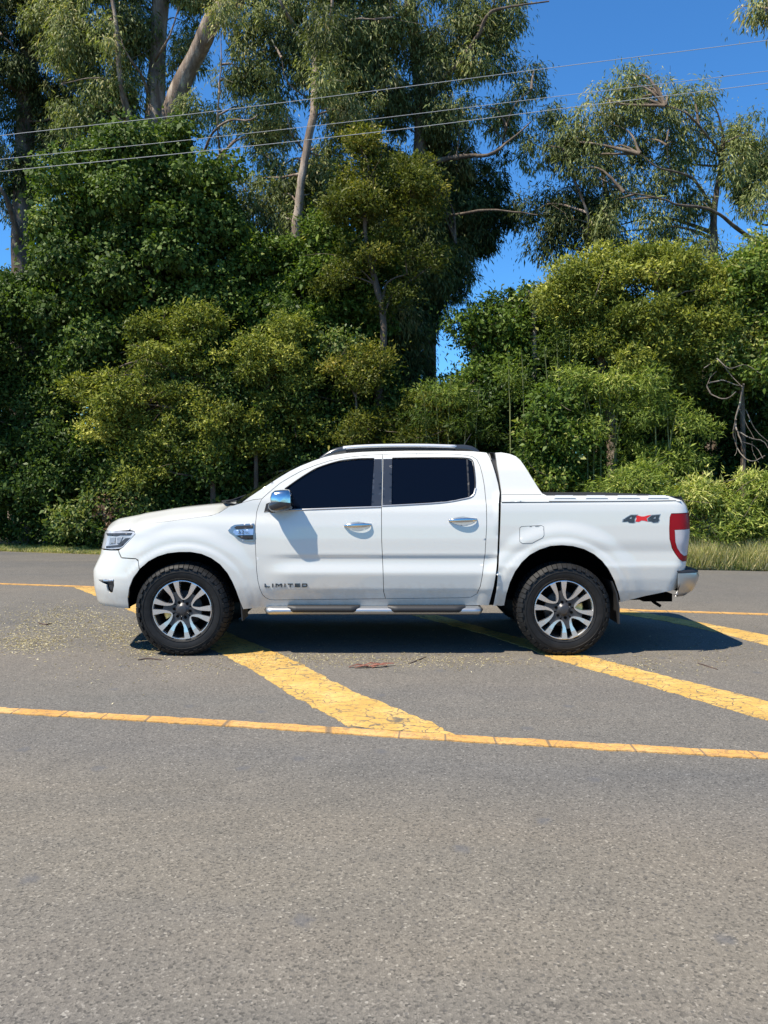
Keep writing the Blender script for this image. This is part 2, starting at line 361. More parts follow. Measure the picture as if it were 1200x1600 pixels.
marking('road_stripe', [(560, 935), (640, 960), (760, 992), (830, 1015), (866, 1031), (940, 1051), (1040, 1080), (1120, 1103), (1200, 1126), (1500, 1214), (1560, 1190), (1200, 1096), (1060, 1062), (925, 1027), (840, 1004), (720, 972), (640, 948), (600, 938)], .004, .008, 'broad cracked yellow stripe under the rear wheel')
marking('road_stripe', [(930, 951), (975, 960), (1040, 971), (1120, 988), (1200, 1009), (1500, 1080), (1560, 1065), (1200, 993), (1100, 974), (1010, 958), (975, 954)], .004, .006, 'yellow stripe at right behind the tailgate')

# ------------------------------------------------------------------ PICKUP
Y0 = 6.555; YC = Y0 + .93; ROOT = empty('pickup_truck', (0, YC, 0))
tag(ROOT, 'white double cab pickup with chrome mirrors and chunky tyres, parked across the yellow stripes', 'pickup truck')
L_F, D_F, ELL = .52, .34, .70
L_R, D_R, ELR = .13, .13, .21
WF = (-1.703, .392); WR = (1.514, .392); AF = (W(289, 955, Y0), .50); AR = (W(878, 951, Y0), .52)
def lut(tab, sig=.008):
    z = np.arange(-.2, 2.4, .002); t = np.array(tab); v = np.interp(z, t[:, 0], t[:, 1])
    k = np.exp(-.5 * (np.arange(-20, 21) * .002 / sig) ** 2); k /= k.sum()
    return z, np.convolve(np.pad(v, 20, 'edge'), k, 'valid')
TOP = [(1.33, .066), (1.37, .078), (1.45, .102), (1.6, .152), (1.70, .196), (1.745, .225), (1.79, .29), (1.85, .42)]
DOOR = lut([(.30, .13), (.43, .085), (.50, .062), (.545, .048), (.57, .034), (.64, .020), (.70, .008), (.717, .006), (.735, .009), (.80, .023), (.846, .0250), (.872, .0125), (.90, .014), (1.0, .014), (1.12, .019), (1.24, .034), (1.31, .054)] + TOP, .0045)
PLAIN = lut([(.30, .10), (.43, .07), (.52, .048), (.60, .034), (.75, .022), (.9, .018), (1.05, .022), (1.14, .034), (1.22, .060), (1.31, .066)] + TOP, .02)
BED = lut([(.30, .16), (.45, .105), (.55, .060), (.66, .036), (.775, .022), (.80, .026), (.90, .030), (.965, .022), (1.0, .020), (1.12, .022), (1.25, .026), (1.315, .034), (1.333, .044), (1.37, .062), (1.41, .09), (1.45, .105), (1.6, .152), (1.70, .196), (1.745, .225), (1.79, .29), (1.85, .42)], .007)
def base_inset(s, z):
    d = np.interp(z, *DOOR); p = np.interp(z, *PLAIN); b = np.interp(z, *BED)
    w = sm(-1.06, -.72, s - .25 * (z - .86))
    i = p + (d - p) * w
    i = np.where(s > .975, b, i)
    for (c, Rr) in (AF, AR):
        r = np.hypot(s - c[0], z - c[2])
        i = i - .010 * (1 - sm(Rr + .045, Rr + .085, r)) - .016 * (1 - sm(Rr + .12, Rr + .24, r))
    return i
def PLAINz(z): return np.interp(z, *PLAIN)
XN = None; XR = None
def Psurf(s, z, off=0.0):
    xn = np.interp(z, XN[0], XN[1]); xa = xn + L_F; xr = np.interp(z, XR[0], XR[1]); xb = xr - L_R
    if s < xa:
        q = (xa - s) / ELL
        if q <= 1: X = xa - L_F * math.sin(q * math.pi / 2); i = D_F * (1 - math.cos(q * math.pi / 2))
        else:
            d = (q - 1) * ELL; X = xn - .07 * (1 - (1 - min(d / .59, 1)) ** 2); i = D_F + d
    elif s > xb:
        q = (s - xb) / ELR
        if q <= 1: X = xb + L_R * math.sin(q * math.pi / 2); i = D_R * (1 - math.cos(q * math.pi / 2))
        else: d = (q - 1) * ELR; X = xr + .03 * (1 - (1 - min(d / .8, 1)) ** 2); i = D_R + d
    else: X = s; i = 0
    bi = float(base_inset(max(s, xa - .1) if s < 0 else s, z)) * (1 if i < .6 else max(0, 1 - (i - .6) / .33))
    return np.array([X, Y0 + i + bi + off, z])
def calibrate():
    global XN, XR
    zz = [1.16, 1.10, 1.05, .90, .86, .80, .72, .56, .43, .36, .30]
    tx = [190, 171, 164, 158.5, 157.5, 152.5, 146, 147.5, 152.5, 165, 180]
    zz = zz[::-1]; tx = tx[::-1]; xs = []
    XR = (np.array([0, 2.]), np.array([2.8, 2.8]))
    for z, t in zip(zz, tx):
        lo, hi = -3.0, -2.0
        for _ in range(22):
            mid = (lo + hi) / 2; XN = (np.array([0, 2.]), np.array([mid, mid]))
            u = min(pr(Psurf(s, z))[0] for s in np.linspace(mid + L_F - ELL - .1, mid + L_F, 16))
            if u < t: lo = mid
            else: hi = mid
        xs.append(mid)
    xn = (np.array(zz), np.array(xs)); XN = xn
    zz = [1.375, 1.335, 1.29, 1.25, 1.15, 1.05, .95, .85, .75, .65, .55][::-1]; tx = [1058, 1066, 1072.5, 1075, 1077.5, 1077.5, 1075.5, 1073, 1071, 1064, 1056][::-1]; xs = []
    for z, t in zip(zz, tx):
        lo, hi = 2.2, 3.2
        for _ in range(22):
            mid = (lo + hi) / 2; XR = (np.array([0, 2.]), np.array([mid, mid]))
            u = max(pr(Psurf(s, z))[0] for s in np.linspace(mid - L_R, mid - L_R + ELR + .05, 12))
            if u > t: hi = mid
            else: lo = mid
        xs.append(mid)
    XR = (np.array(zz), np.array(xs)); XN = xn
calibrate()
S_C = float(XN[1][3]) + L_F - ELL - .59          # s of the centre line at the nose
S_R = 2.62 + 1.0
def INV(u, v, off=0.0):
    """picture point -> (s, z) on the body side surface"""
    p = W(u, v, Y0 + .05); s, z = float(p[0]), float(p[2])
    for _ in range(40):
        a = np.array(pr(Psurf(s, z, off))); e = np.array([u, v]) - a
        if np.abs(e).max() < .02: break
        h = 1e-3; ds = (np.array(pr(Psurf(s + h, z, off))) - a) / h; dz = (np.array(pr(Psurf(s, z + h, off))) - a) / h
        J = np.array([ds, dz]).T
        st = np.linalg.lstsq(J.T @ J + np.eye(2) * 30, J.T @ e, rcond=None)[0]
        st = np.clip(st, -.15, .15); s += st[0]; z += st[1]
    return s, z
def SZ(pts):
    """list of picture points, or ('s', s, z) tuples given directly"""
    return [tuple(p[1:]) if p[0] == 's' else INV(*p) for p in pts]
def pip(P, poly):
    x, y = P[:, 0], P[:, 1]; ins = np.zeros(len(P), bool); n = len(poly); q = np.asarray(poly)
    for i in range(n):
        x1, y1 = q[i]; x2, y2 = q[(i + 1) % n]
        c = ((y1 > y) != (y2 > y)) & (x < (x2 - x1) * (y - y1) / (y2 - y1 + 1e-12) + x1); ins ^= c
    return ins
def shrink(P, g):
    P = np.asarray(P); n = len(P); A = .5 * sum(P[i][0] * P[(i+1) % n][1] - P[(i+1) % n][0] * P[i][1] for i in range(n))
    sg = 1 if A > 0 else -1; out = []
    for i in range(n):
        a = P[i] - P[i-1]; b = P[(i+1) % n] - P[i]
        na = np.array([-a[1], a[0]]) / (np.linalg.norm(a) + 1e-9); nb = np.array([-b[1], b[0]]) / (np.linalg.norm(b) + 1e-9)
        m = na + nb; m /= max(np.linalg.norm(m), .5); out.append(P[i] + sg * m * g)
    return np.array(out)
def surf_mesh(poly, holes=(), fn=None, gap=.0025, step=.028, off=0.0, fold=.014, rnd=.0):
    fn = fn or Psurf
    out = shrink(densify(poly, .014), gap) if gap else densify(poly, .014)
    hs = [shrink(densify(h, .014), -gap) if gap else densify(h, .014) for h in holes]
    allb = np.vstack([out] + hs); x0, z0 = out.min(0); x1, z1 = out.max(0)
    gx, gz = np.meshgrid(np.arange(x0, x1, step), np.arange(z0, z1, step * .6), indexing='ij'); g = np.stack([gx.ravel(), gz.ravel()], 1)
    if len(g):
        ok = pip(g, out)
        for h in hs: ok &= ~pip(g, h)
        g = g[ok]
    if len(g):
        keep = np.array([np.min(np.hypot(*(allb - q).T)) > .006 for q in g]); g = g[keep]
    pts = np.vstack([allb, g]); edges = []; b = 0
    for loop in [out] + hs:
        n = len(loop); edges += [(b + i, b + (i + 1) % n) for i in range(n)]; b += n
    vv, _, ff = delaunay_2d_cdt([Vector(p) for p in pts], edges, [], 0, 1e-7)[:3]
    vv = np.array([tuple(v) for v in vv]); ff = [f for f in ff]
    cen = np.array([vv[f].mean(0) for f in ff]); ok = pip(cen, out)
    for h in hs: ok &= ~pip(cen, h)
    ff = [f for f, k in zip(ff, ok) if k]
    V = [fn(s, z, off) for s, z in vv]; Fc = []
    for f in ff:
        a, b_, c = vv[f[0]], vv[f[1]], vv[f[2]]; cr = (b_[0]-a[0])*(c[1]-a[1]) - (b_[1]-a[1])*(c[0]-a[0])
        Fc.append(tuple(f) if cr > 0 else tuple(f[::-1]))
    # rolled edge: a narrow bevel then a return going inward
    def loopfold(loop, sgn):
        n = len(loop); base = len(V); A = [fn(s, z, off) for s, z in loop]
        A = np.array(A)
        e = 1e-3
        N = []
        for (s, z) in loop:
            ds = fn(s + e, z, off) - fn(s - e, z, off); dz = fn(s, z + e, off) - fn(s, z - e, off); nn = np.cross(ds, dz); N.append(nn / (np.linalg.norm(nn) + 1e-12))
        N = np.array(N); B = A - N * fold
        V.extend(list(A)); V.extend(list(B))
        for i in range(n):
            j = (i + 1) % n; q = (base + i, base + n + i, base + n + j, base + j); Fc.append(q if sgn > 0 else q[::-1])
    def area(P): return .5 * np.sum(P[:, 0] * np.roll(P[:, 1], -1) - np.roll(P[:, 0], -1) * P[:, 1])
    if fold:
        loopfold(out, area(out))
        for h in hs: loopfold(h, -area(h))
    return np.array(V), Fc
def panel(name, poly, mat, parent=None, both=True, holes=(), label=None, **kw):
    V, Fc = surf_mesh(poly, holes, **kw)
    o = mesh_obj(name, V, Fc, mat, parent or ROOT)
    if label: o['label'] = label
    if both:
        V2 = V.copy(); V2[:, 1] = 2 * YC - V2[:, 1]
        o2 = mesh_obj(name, V2, [f[::-1] for f in Fc], mat, parent or ROOT); return o, o2
    return o
def edgeloft(name, A, mat, both=None, closed=False, thick=0, parent=None, smooth=True):
    g = MB(); g.grid(A, closed_v=closed); o = g.build(name, mat, parent or ROOT, smooth, both=both)
    return o

fender_top = [(203, 828), (207, 823), (217, 820.5), (250, 816), (280, 812), (330, 805.5), (343, 801), (357, 792)]
door_front = [(409, 779.5), (404, 790), (401, 800), (399, 820), (399, 855), (401, 892), (403, 908), (406, 920), (410, 929), (415, 934), (422, 937)]
archF = [(201, 951), (199.5, 935), (202, 918), (208, 902), (220, 887.5), (232, 877), (246, 869.5), (262, 864.5), (280, 862.5), (298, 862.5), (315, 865.5), (330, 872), (344, 882), (355, 895), (363, 909), (369, 923), (375, 940), (380, 952)]
FEND = SZ(fender_top + [(366, 789.5), (380, 785), (395, 781)] + door_front + [(427, 938), (427, 948.5), (409, 948.5)] + archF[::-1][:-5][:14] + [(218, 889), (216, 875), (212, 872.5), (190, 871), (185.5, 860), (192.5, 855), (211, 835), (210, 830)])
f_o, f_f = panel('front_fender', FEND, M['paint'], gap=.0016)

rear_line = [(760, 707), (764.5, 713), (769.5, 725), (774.5, 741), (778.5, 756), (781, 770), (779.5, 784), (778.7, 830), (776.8, 880), (772, 915), (767, 935), (764, 946)]
door_top = [(409, 779.5), (423, 767), (437.5, 755), (455, 744.5), (472.5, 735), (493, 727), (515, 720), (532, 716.3), (550, 713.7), (573, 711.3), (598, 710), (630, 709), (665, 708.7), (700, 709.2), (715, 710), (730, 711.5), (738, 713.5), (745, 718), (750, 728), (754, 743), (757, 760), (760, 790), (760.5, 820), (758, 865), (753.5, 900), (750.5, 916), (745, 928), (736, 933), (725, 934), (602.5, 935.5), (430, 937.5), (422, 937)]
roof_out = [(376, 786.5), (390, 776), (415, 759.5), (435, 746.5), (452.5, 736), (470, 727.5), (490, 719.5), (505, 714.5), (520, 710.8), (540, 708), (565, 706), (590, 705), (640, 704), (700, 704), (740, 705)]
FRAME = SZ([(376, 786.5)] + roof_out[1:] + rear_line + [(600, 948), (427, 948.5)] + door_top[::-1] + [(395, 781)])
panel('cab_frame', FRAME, M['paint'])
glassF = [(447, 762.5), (465, 750), (480, 740.5), (497.5, 731), (513, 725.5), (530, 721.2), (560, 717.5), (584.5, 717), (582, 755), (580, 791), (540, 792.5), (500, 794), (452, 796), (432, 797), (430, 781)]
glassR = [(613, 716.5), (660, 715.8), (710, 716), (730, 717), (737, 720.5), (739.5, 730), (741.5, 750), (741.5, 762), (739, 771), (733, 776), (718, 780), (697, 783.2), (660, 786), (612, 789)]
split = [(598, 710), (596.8, 750), (596, 792), (596.3, 842), (598.5, 892), (599.5, 925), (602.5, 935.5)]
FD = SZ(door_top[:11] + split[1:] + [(430, 937.5)] + door_front[::-1][:-1])
RD = SZ([(598, 710)] + door_top[11:30] + split[::-1][1:-1])
gF = SZ(glassF); gR = SZ(glassR)
fd, fd2 = panel('front_door', FD, M['paint'], holes=[gF])
rd, rd2 = panel('rear_door', RD, M['paint'], holes=[gR])
for par, gl, is_near in ((fd, gF, 1), (rd, gR, 1)): pass
def dual(name, poly, mat, pars, **kw):
    V, Fc = surf_mesh(poly, **kw); o = mesh_obj(name, V, Fc, mat, pars[0])
    V2 = V.copy(); V2[:, 1] = 2 * YC - V2[:, 1]; o2 = mesh_obj(name, V2, [f[::-1] for f in Fc], mat, pars[1]); return o, o2
dual('side_window', gF, M['glass'], (fd, fd2), gap=0, off=.006, fold=0)
dual('side_window', gR, M['glass'], (rd, rd2), gap=0, off=.006, fold=0)
# black B-pillar covers, window surround lines, quarter light bar
pilF = SZ([(585, 717.2), (596.6, 717), (595.4, 791.3), (580.2, 792), (582.2, 755)])
pilR = SZ([(598.7, 717), (612.6, 716.8), (611.6, 789.5), (597.2, 790.5)])
dual('pillar_cover', pilF, M['gloss_black'], (fd, fd2), gap=0, off=-.003, fold=.004)
dual('pillar_cover', pilR, M['gloss_black'], (rd, rd2), gap=0, off=-.003, fold=.004)
dual('window_divider', SZ([(728.5, 717.5), (731, 717.5), (734, 775), (731.5, 776)]), M['black'], (rd, rd2), gap=0, off=-.002, fold=.006)
def strip_on(name, px, w, mat, pars, off=-.004, closed=False):
    P = SZ(px); g = MB(); P = catmull(P, 4); A = []
    T = np.gradient(P, axis=0); T /= np.linalg.norm(T, axis=1)[:, None]; N = np.stack([-T[:, 1], T[:, 0]], 1)
    for p, n in zip(P, N):
        A.append([Psurf(*(p + n * w / 2), .004), Psurf(*(p + n * w / 2 * .8), off), Psurf(*(p - n * w / 2 * .8), off), Psurf(*(p - n * w / 2), .004)])
    A = np.array(A); g.grid(A, flip=False); V = np.array(g.V)
    mesh_obj(name, V, g.Fs, mat, pars[0]); V2 = V.copy(); V2[:, 1] = 2 * YC - V2[:, 1]; mesh_obj(name, V2, [f[::-1] for f in g.Fs], mat, pars[1])
strip_on('chrome_strip', [(454, 797), (500, 795.3), (540, 793.8), (596, 792)], .016, M['silver'], (fd, fd2))
strip_on('chrome_strip', [(597, 790.5), (640, 788.5), (697, 784.8), (720, 780.6), (735, 777), (741, 771.5), (743.5, 763)], .013, M['silver'], (rd, rd2))
strip_on('window_seal', [(445, 763.5), (465, 749.3), (480, 739.7), (497.5, 730.2), (530, 720.2), (560, 716.6), (584.5, 716)], .010, M['black'], (fd, fd2))
strip_on('window_seal', [(613, 715.6), (660, 715), (710, 715), (730, 716), (738, 719.5), (740.6, 730), (742.6, 750), (742.5, 762)], .010, M['black'], (rd, rd2))
# bed side with the notch for the lamp
bed_bottom = [(1055, 921), (1040, 925), (1000, 933.5), (969.5, 941)]
archR = [(969.5, 941), (966, 925), (960, 908), (951, 890), (941, 877), (928, 866), (912, 858), (895, 853.5), (878, 852), (860, 853.3), (843, 859), (828, 867), (815, 879), (805, 893), (797, 910), (791.5, 928), (788, 946)]
ze = lambda v: INV(1040, v)[1]
SRE = float(XR[1][5]) - L_R + ELR + .01
BEDP = SZ([(782.3, 784.5), (900, 783.5), (1000, 782.5), (1050, 781.8), ('s', SRE - .03, ze(781)), ('s', SRE, ze(790)), ('s', SRE, ze(801)), (1049, 802.5), (1046.8, 808), (1046, 825), (1046.5, 842), (1050, 856), (1055, 865), (1060.5, 872.5), (1066, 877), ('s', SRE, ze(878)), ('s', SRE, ze(897)), (1067, 905), (1062, 917)] + bed_bottom + archR[1:] + [(783, 947), (770.3, 946.5), (774.8, 925), (778.8, 880), (781.2, 830)])
panel('bed_side', BEDP, M['paint'])
TLR = SZ([(1049, 802.5), (1046.8, 808), (1046, 825), (1046.5, 842), (1050, 856), (1055, 865), (1060.5, 872.5), (1066, 877), ('s', SRE, ze(877.5)), ('s', SRE, ze(801))])
WLN = SZ([(1054, 828), ('s', SRE - .002, ze(826)), ('s', SRE - .002, ze(868)), (1068, 868.5), (1063, 864), (1058, 856.5), (1055, 847)])
tl, tl2 = panel('tail_lamp', TLR, M['red'], gap=.002, off=-.006, holes=[WLN])
dual('reverse_lens', WLN, M['whitelens'], (tl, tl2), gap=.001, off=-.005, fold=.01)
# fuel flap outline as a raised door in a fine groove
fl = SZ([(812, 825), (815, 822.5), (846, 821), (849.5, 823), (850, 836), (848, 840), (836, 846), (832, 848.5), (816, 849), (812, 846)])
V, Fc = surf_mesh(fl, fn=Psurf, off=-.0008, gap=0, fold=0); mesh_obj('fuel_flap', V, Fc, M['paint'], ROOT)
g = MB(); fp = densify(fl, .01); A = []
for i in range(len(fp)):
    t = fp[(i + 1) % len(fp)] - fp[i - 1]; t /= np.linalg.norm(t) + 1e-9; n = np.array([-t[1], t[0]]) * .0016
    A.append([Psurf(*(fp[i] + n), -.0014), Psurf(*(fp[i] - n), -.0014)])
g.grid(np.array(A), closed_u=True, flip=True); g.build('fuel_flap_gap', M['black'], ROOT)

# dark backing shell behind every gap (rear of the panels), wheel housings, chassis
shell = SZ([(217, 822), (280, 814), (330, 808), (357, 794), (380, 787), (395, 782), (409, 781)] + [(425, 800), (600, 797), (744, 790), (760, 780), (774, 770), (781, 786), (1050, 784), (1058, 800), (1060, 870), (1056, 915)] + bed_bottom[1:] + archR[1:] + [(600, 946), (409, 946)] + archF[::-1][:-4] + [(216, 877), (200, 866), (215, 836)])
panel('inner_panel', shell, M['void'], off=.020, gap=.004, fold=0)
bp = SZ([(593, 712), (601, 712), (600, 800), (590, 800)]); panel('inner_panel', bp, M['void'], off=.02, gap=0, fold=0)

# front bumper, grille, headlamp
zt = INV(200, 859)[1]
HL = SZ([(212, 834), (209.5, 830), (190, 829.3), ('s', XN[1][7] + L_F - ELL * .97, INV(190, 829.5)[1]), ('s', XN[1][7] + L_F - ELL - .12, 1.035), ('s', XN[1][7] + L_F - ELL - .12, .90), ('s', XN[1][7] + L_F - ELL * .95, INV(190, 859.5)[1]), (175, 858.8), (187, 857.5), (192.5, 855), (203, 844)])
hl, hl2 = panel('headlight', HL, M['lens'], gap=.003, off=-.002, fold=.03)
def inner(px, name, mat, off=-.004, fold=.006):
    dual(name, SZ(px), mat, (hl, hl2), gap=0, off=off, fold=fold)
inner([(166, 833), (207, 832.5), (204, 836.5), (188, 836.5), (182, 838), (168, 837)], 'lamp_bezel', M['gunmetal'])
inner([(204, 840), (191, 853.5), (186, 855), (166, 856.5), (166, 853), (184, 851.5), (196, 841)], 'lamp_bezel', M['gunmetal'])
inner([(172, 840), (181, 839.5), (180, 849), (171, 850)], 'lamp_bulb', M['reflector'], -.008)
inner([(184, 840), (192, 839), (188, 848), (183, 849)], 'lamp_bulb', M['reflector'], -.008)
sF = lambda q, z: np.interp(z, XN[0], XN[1]) + L_F - ELL * q
s_hl = XN[1][7] + L_F - ELL - .12
BUMP = SZ([(184, 860), (189, 872), (212, 873.5), (215.5, 877), (217.5, 890), (208, 903), (202, 918), (199.5, 935), (201, 951), (187, 950), (172, 947.5), ('s', sF(1.02, .40), .385), ('s', S_C, .375), ('s', S_C, .80), ('s', s_hl, .80), ('s', s_hl, .895), ('s', sF(.95, .88), INV(190, 861)[1]), (172, 860)])
fog = SZ([(154, 906.3), (165, 905.3), (177.5, 906), (178, 915), (176, 925), (171, 926.5), (168, 922), (166, 914), (158, 909.5)])
intake = [(S_C, .43), (S_C, .70), (s_hl - .05, .70), (s_hl + .02, .45)]
bmp, bmp2 = panel('front_bumper', BUMP, M['paint'], holes=[fog, intake], gap=.0014)
dual('fog_lamp_recess', fog, M['black'], (bmp, bmp2), gap=0, off=.03, fold=0)
dual('fog_lamp', SZ([(170.5, 909), (176, 909), (175.5, 921), (172, 922), (169.5, 916)]), M['gloss_black'], (bmp, bmp2), gap=0, off=.012, fold=.02)
dual('chrome_strip', SZ([(154, 905.2), (177.5, 905.4), (177, 908), (166, 908.4), (159, 908.2)]), M['silver'], (bmp, bmp2), gap=0, off=-.004, fold=.01)
dual('lower_intake', intake, M['black'], (bmp, bmp2), gap=0, off=.03, fold=0)
GR = [(S_C, .81), (S_C, 1.045), (s_hl + .003, 1.035), (s_hl + .003, .81)]
gr, gr2 = panel('grille', GR, M['black'], gap=.002, off=.01)
for k in range(3):
    zc = .85 + .07 * k; dual('grille_bar', [(S_C, zc), (S_C, zc + .035), (s_hl - .03, zc + .035), (s_hl - .03, zc)], M['chrome'], (gr, gr2), gap=0, off=-.012, fold=.02)

# hood
def hood():
    hx = [(-2.56, 1.055), (-2.53, 1.09), (-2.48, 1.13), (-2.38, 1.178), (-2.18, 1.228), (-1.89, 1.280), (-1.6, 1.308), (-1.45, 1.316), (-1.3, 1.318)]
    edge = np.array([Psurf(*q) for q in SZ([(357, 792), (343, 801), (330, 805.5), (280, 812), (250, 816), (217, 820.5), (207, 823), (203.5, 828)])])
    xn = float(np.interp(1.06, XN[0], XN[1]))
    xs = np.concatenate([np.linspace(-1.30, -2.2, 22), np.linspace(-2.24, xn + .02, 16), [xn + .006, xn - .004]])
    A = []
    ex, ey, ez = edge[::-1].T
    for x in xs:
        # near edge at this station
        if x > ex[0]:
            ye = np.interp(x, ex, ey); ze_ = np.interp(x, ex, ez)
        else:
            q = np.clip((xn + L_F - x) / L_F, 0, 1); inset = D_F * (1 - math.sqrt(max(0, 1 - q * q)))
            ye = Y0 + inset + .028; ze_ = np.interp(x, [xn, ex[0]], [1.058, ez[0]])
        zt_ = np.interp(x, [h[0] for h in hx], [h[1] for h in hx]); row = []
        fall = sm(xn - .02, xn + .10, x)
        for t in np.linspace(0, 1, 15):
            y = ye + (YC - ye) * t
            z = ze_ + (zt_ - ze_) * (1 - (1 - t) ** 2.6) + .018 * math.exp(-((t - .42) / .07) ** 2) * fall * .6 - .012 * sm(.42, .7, t) * fall
            bul = -.075 * (1 - (1 - t) ** 2) * (1 - sm(xn, xn + .5, x))
            row.append((x + bul, y, max(z, ze_)))
        row = row + [(a, 2 * YC - b, c) for a, b, c in row[::-1][1:]]
        A.append(row)
    # turned down front lip
    A.append([(a + .004, b, c - .03) for a, b, c in A[-1]])
    A = np.array(A); g = MB(); g.grid(A); g.build('hood', M['paint'], ROOT, True)
    # sides of the hood turn down so the seam reads
    for sgn in (0, -1):
        e = A[:, sgn]; g = MB(); g.grid(np.array([e, e + [0, .01 if sgn == 0 else -.01, -.03]])); g.build('hood_edge', M['black'], ROOT, True)
hood()
# cowl, windscreen, roof, cab back
Aedge = [Psurf(*q) for q in SZ(roof_out[:9])]
def cross(edge, bulge_x, crown_z, n=13):
    A = []
    for k, p in enumerate(edge):
        bx = bulge_x[k] if hasattr(bulge_x, '__len__') else bulge_x; cz = crown_z[k] if hasattr(crown_z, '__len__') else crown_z
        A.append([(p[0] + bx * (1 - (1 - 2 * t) ** 2), p[1] + (2 * YC - 2 * p[1]) * t, p[2] + cz * (1 - abs(1 - 2 * t) ** 2.6)) for t in np.linspace(0, 1, n)])
    return np.array(A)
ae = catmull(Aedge, 3)
edgeloft('windscreen', cross(ae + [0, .008, -.006], np.linspace(-.17, -.10, len(ae)), .012), M['glass'])
top = np.array([Psurf(*q) for q in SZ([(505, 714.5), (520, 710.8), (540, 708), (565, 706), (590, 705), (640, 704), (700, 704), (740, 705), (757, 706.5)])]); te = catmull(top, 3)
bx = np.interp(te[:, 0], [te[0, 0], te[0, 0] + .5], [-.10, 0])
edgeloft('roof', cross(te, bx, np.interp(te[:, 0], [te[0, 0], te[0, 0] + .3, .6, te[-1, 0]], [.012, .03, .03, .015]), 21), M['paint'])
back = np.array([Psurf(*q) for q in SZ(rear_line[:7])]); be = catmull(back, 3)
edgeloft('cab_back', cross(be, .04, .0), M['paint'])
bw = np.array([W(767, 716, 7.0) + [.05, 0, 0], W(779, 764, 7.0) + [.06, 0, 0]]); 
g = MB(); A = cross(bw, .035, 0, 9) + np.array([.014, 0, 0]); g.grid(A); g.build('rear_window', M['glass'], ROOT, True)
cow = np.array([W(352, 786, 6.75), W(372, 789, 6.68), W(379, 786.5, 6.66)]); edgeloft('cowl', cross(cow, -.15, .012), M['black'])
g = MB(); wA = [W(362, 785.5, 6.8), W(400, 769, 6.95), W(425, 752, 7.1)]
for q in (0, .75):
    g2 = MB(); pts = np.array([[-1.42 - .08 * (q > 0), 6.95 + q, 1.315], [-1.30, 7.2 + q, 1.37], [-1.22, 7.45 + q * .6, 1.42]]) ; g2.tube(catmull(pts, 4), .009, 6); g2.build('wiper', M['black'], ROOT, True)
# roof rails (silver bar on black feet), aerial
for side in (0, 1):
    def my(P):
        P = np.array(P, float)
        if side: P[..., 1] = 2 * YC - P[..., 1]
        return P
    yr = Y0 + .30
    rail = catmull([W(536, 699.3, yr), W(560, 697.3, yr), (W(602, 695.8, yr)), W(660, 695.6, yr), W(713, 697.2, yr)], 5)
    g = MB(); A = []
    for p in rail: A.append([p + np.array(o) for o in ((0, -.028, -.020), (0, -.024, .004), (0, -.004, .012), (0, .022, .006), (0, .025, -.016))])
    g.grid(my(A), closed_v=True, flip=bool(side)); g.Fs.append((0, 1, 2, 3, 4)); n = len(g.V); g.Fs.append((n-1, n-2, n-3, n-4, n-5))
    rr = g.build('roof_rail', M['railsilver'], ROOT, True)
    for px in ([(500, 716.5), (508, 710.5), (517, 705.2), (528, 701.2), (541, 699.2)], [(711, 697.2), (722, 696.8), (735, 698.6), (742, 701.8), (748, 706)]):
        P = catmull([W(u, v, yr) for u, v in px], 4); g = MB(); w = np.full(len(P), .026)
        A = []
        for p in P: A.append([(p[0], p[1] - .028, p[2] - .014), (p[0], p[1] - .02, p[2] + .010), (p[0], p[1] + .02, p[2] + .010), (p[0], p[1] + .028, p[2] - .014), (p[0], p[1] + .03, p[2] - .05), (p[0], p[1] - .03, p[2] - .05)])
        g.grid(my(A), closed_v=True, flip=bool(side)); g.build('rail_foot', M['gloss_black'], rr, True)
    g = MB(); A = [[p + np.array([0, -.012, -.016]), p + np.array([0, .012, -.016]), p + np.array([0, .012, -.05]), p + np.array([0, -.012, -.05])] for p in rail]
    g.grid(my(A), closed_v=True, flip=bool(side)); g.build('rail_base', M['black'], rr, True)
g = MB(); a = W(724, 697, YC); g.tube([a + [0, 0, -.03], a, a + [.075, 0, .12]], [.008, .005, .002], 6); g.build('aerial', M['black'], ROOT, True)

# sports bar behind the cab
bar_px = [(773.5, 707.3), (783, 707), (796, 709.2), (806, 713), (813, 719), (820, 729), (830, 745), (840, 761), (847, 771), (853, 775), (858, 784.5), (783, 784.5), (781.5, 772), (783, 760), (779, 735)]
BAR = SZ([(774, 707.5), (783, 707), (796, 709.2), (806, 713), (813, 719), (820, 729), (830, 745), (840, 761), (847, 771), (855, 774.8), (858, 784), (783.5, 784), (783.5, 768), (781, 750), (777, 728)])
panel('sports_bar', BAR, M['paint'], gap=0, fold=.11, label=None)
btop = np.array([Psurf(*q) for q in SZ([(774, 707.5), (783, 707), (796, 709.2), (806, 713), (813, 719), (819, 727)])])
A1 = cross(btop, 0, .01); g = MB(); g.grid(A1); A2 = A1 * [1, 1, 1] - [0, 0, .05]; A2[0] = A1[0] - [0, 0, .06]; g.grid(A2[::-1]); g.grid(np.array([A1[-1], A2[-1]])); g.grid(np.array([A2[0], A1[0]])); g.build('sports_bar_crossbar', M['paint'], ROOT, True)
strip_on('seam_and_shade_line', [(784, 773), (800, 773), (820, 773), (846, 773)], .005, M['black'], (ROOT, ROOT), off=-.001)
strip_on('seam_and_shade_line', [(784, 785), (900, 784), (1000, 783), (1050, 782.2), (1062, 782)], .006, M['black'], (ROOT, ROOT), off=-.004)  # dark strip paints in the thin shadow line at the gap between cap and side
g = MB(); cut = [(766.5, 707.5), (771, 707), (775, 722), (779.5, 745), (782, 768), (779.5, 784), (780.5, 830), (778.5, 880), (774.5, 915), (769, 945)]
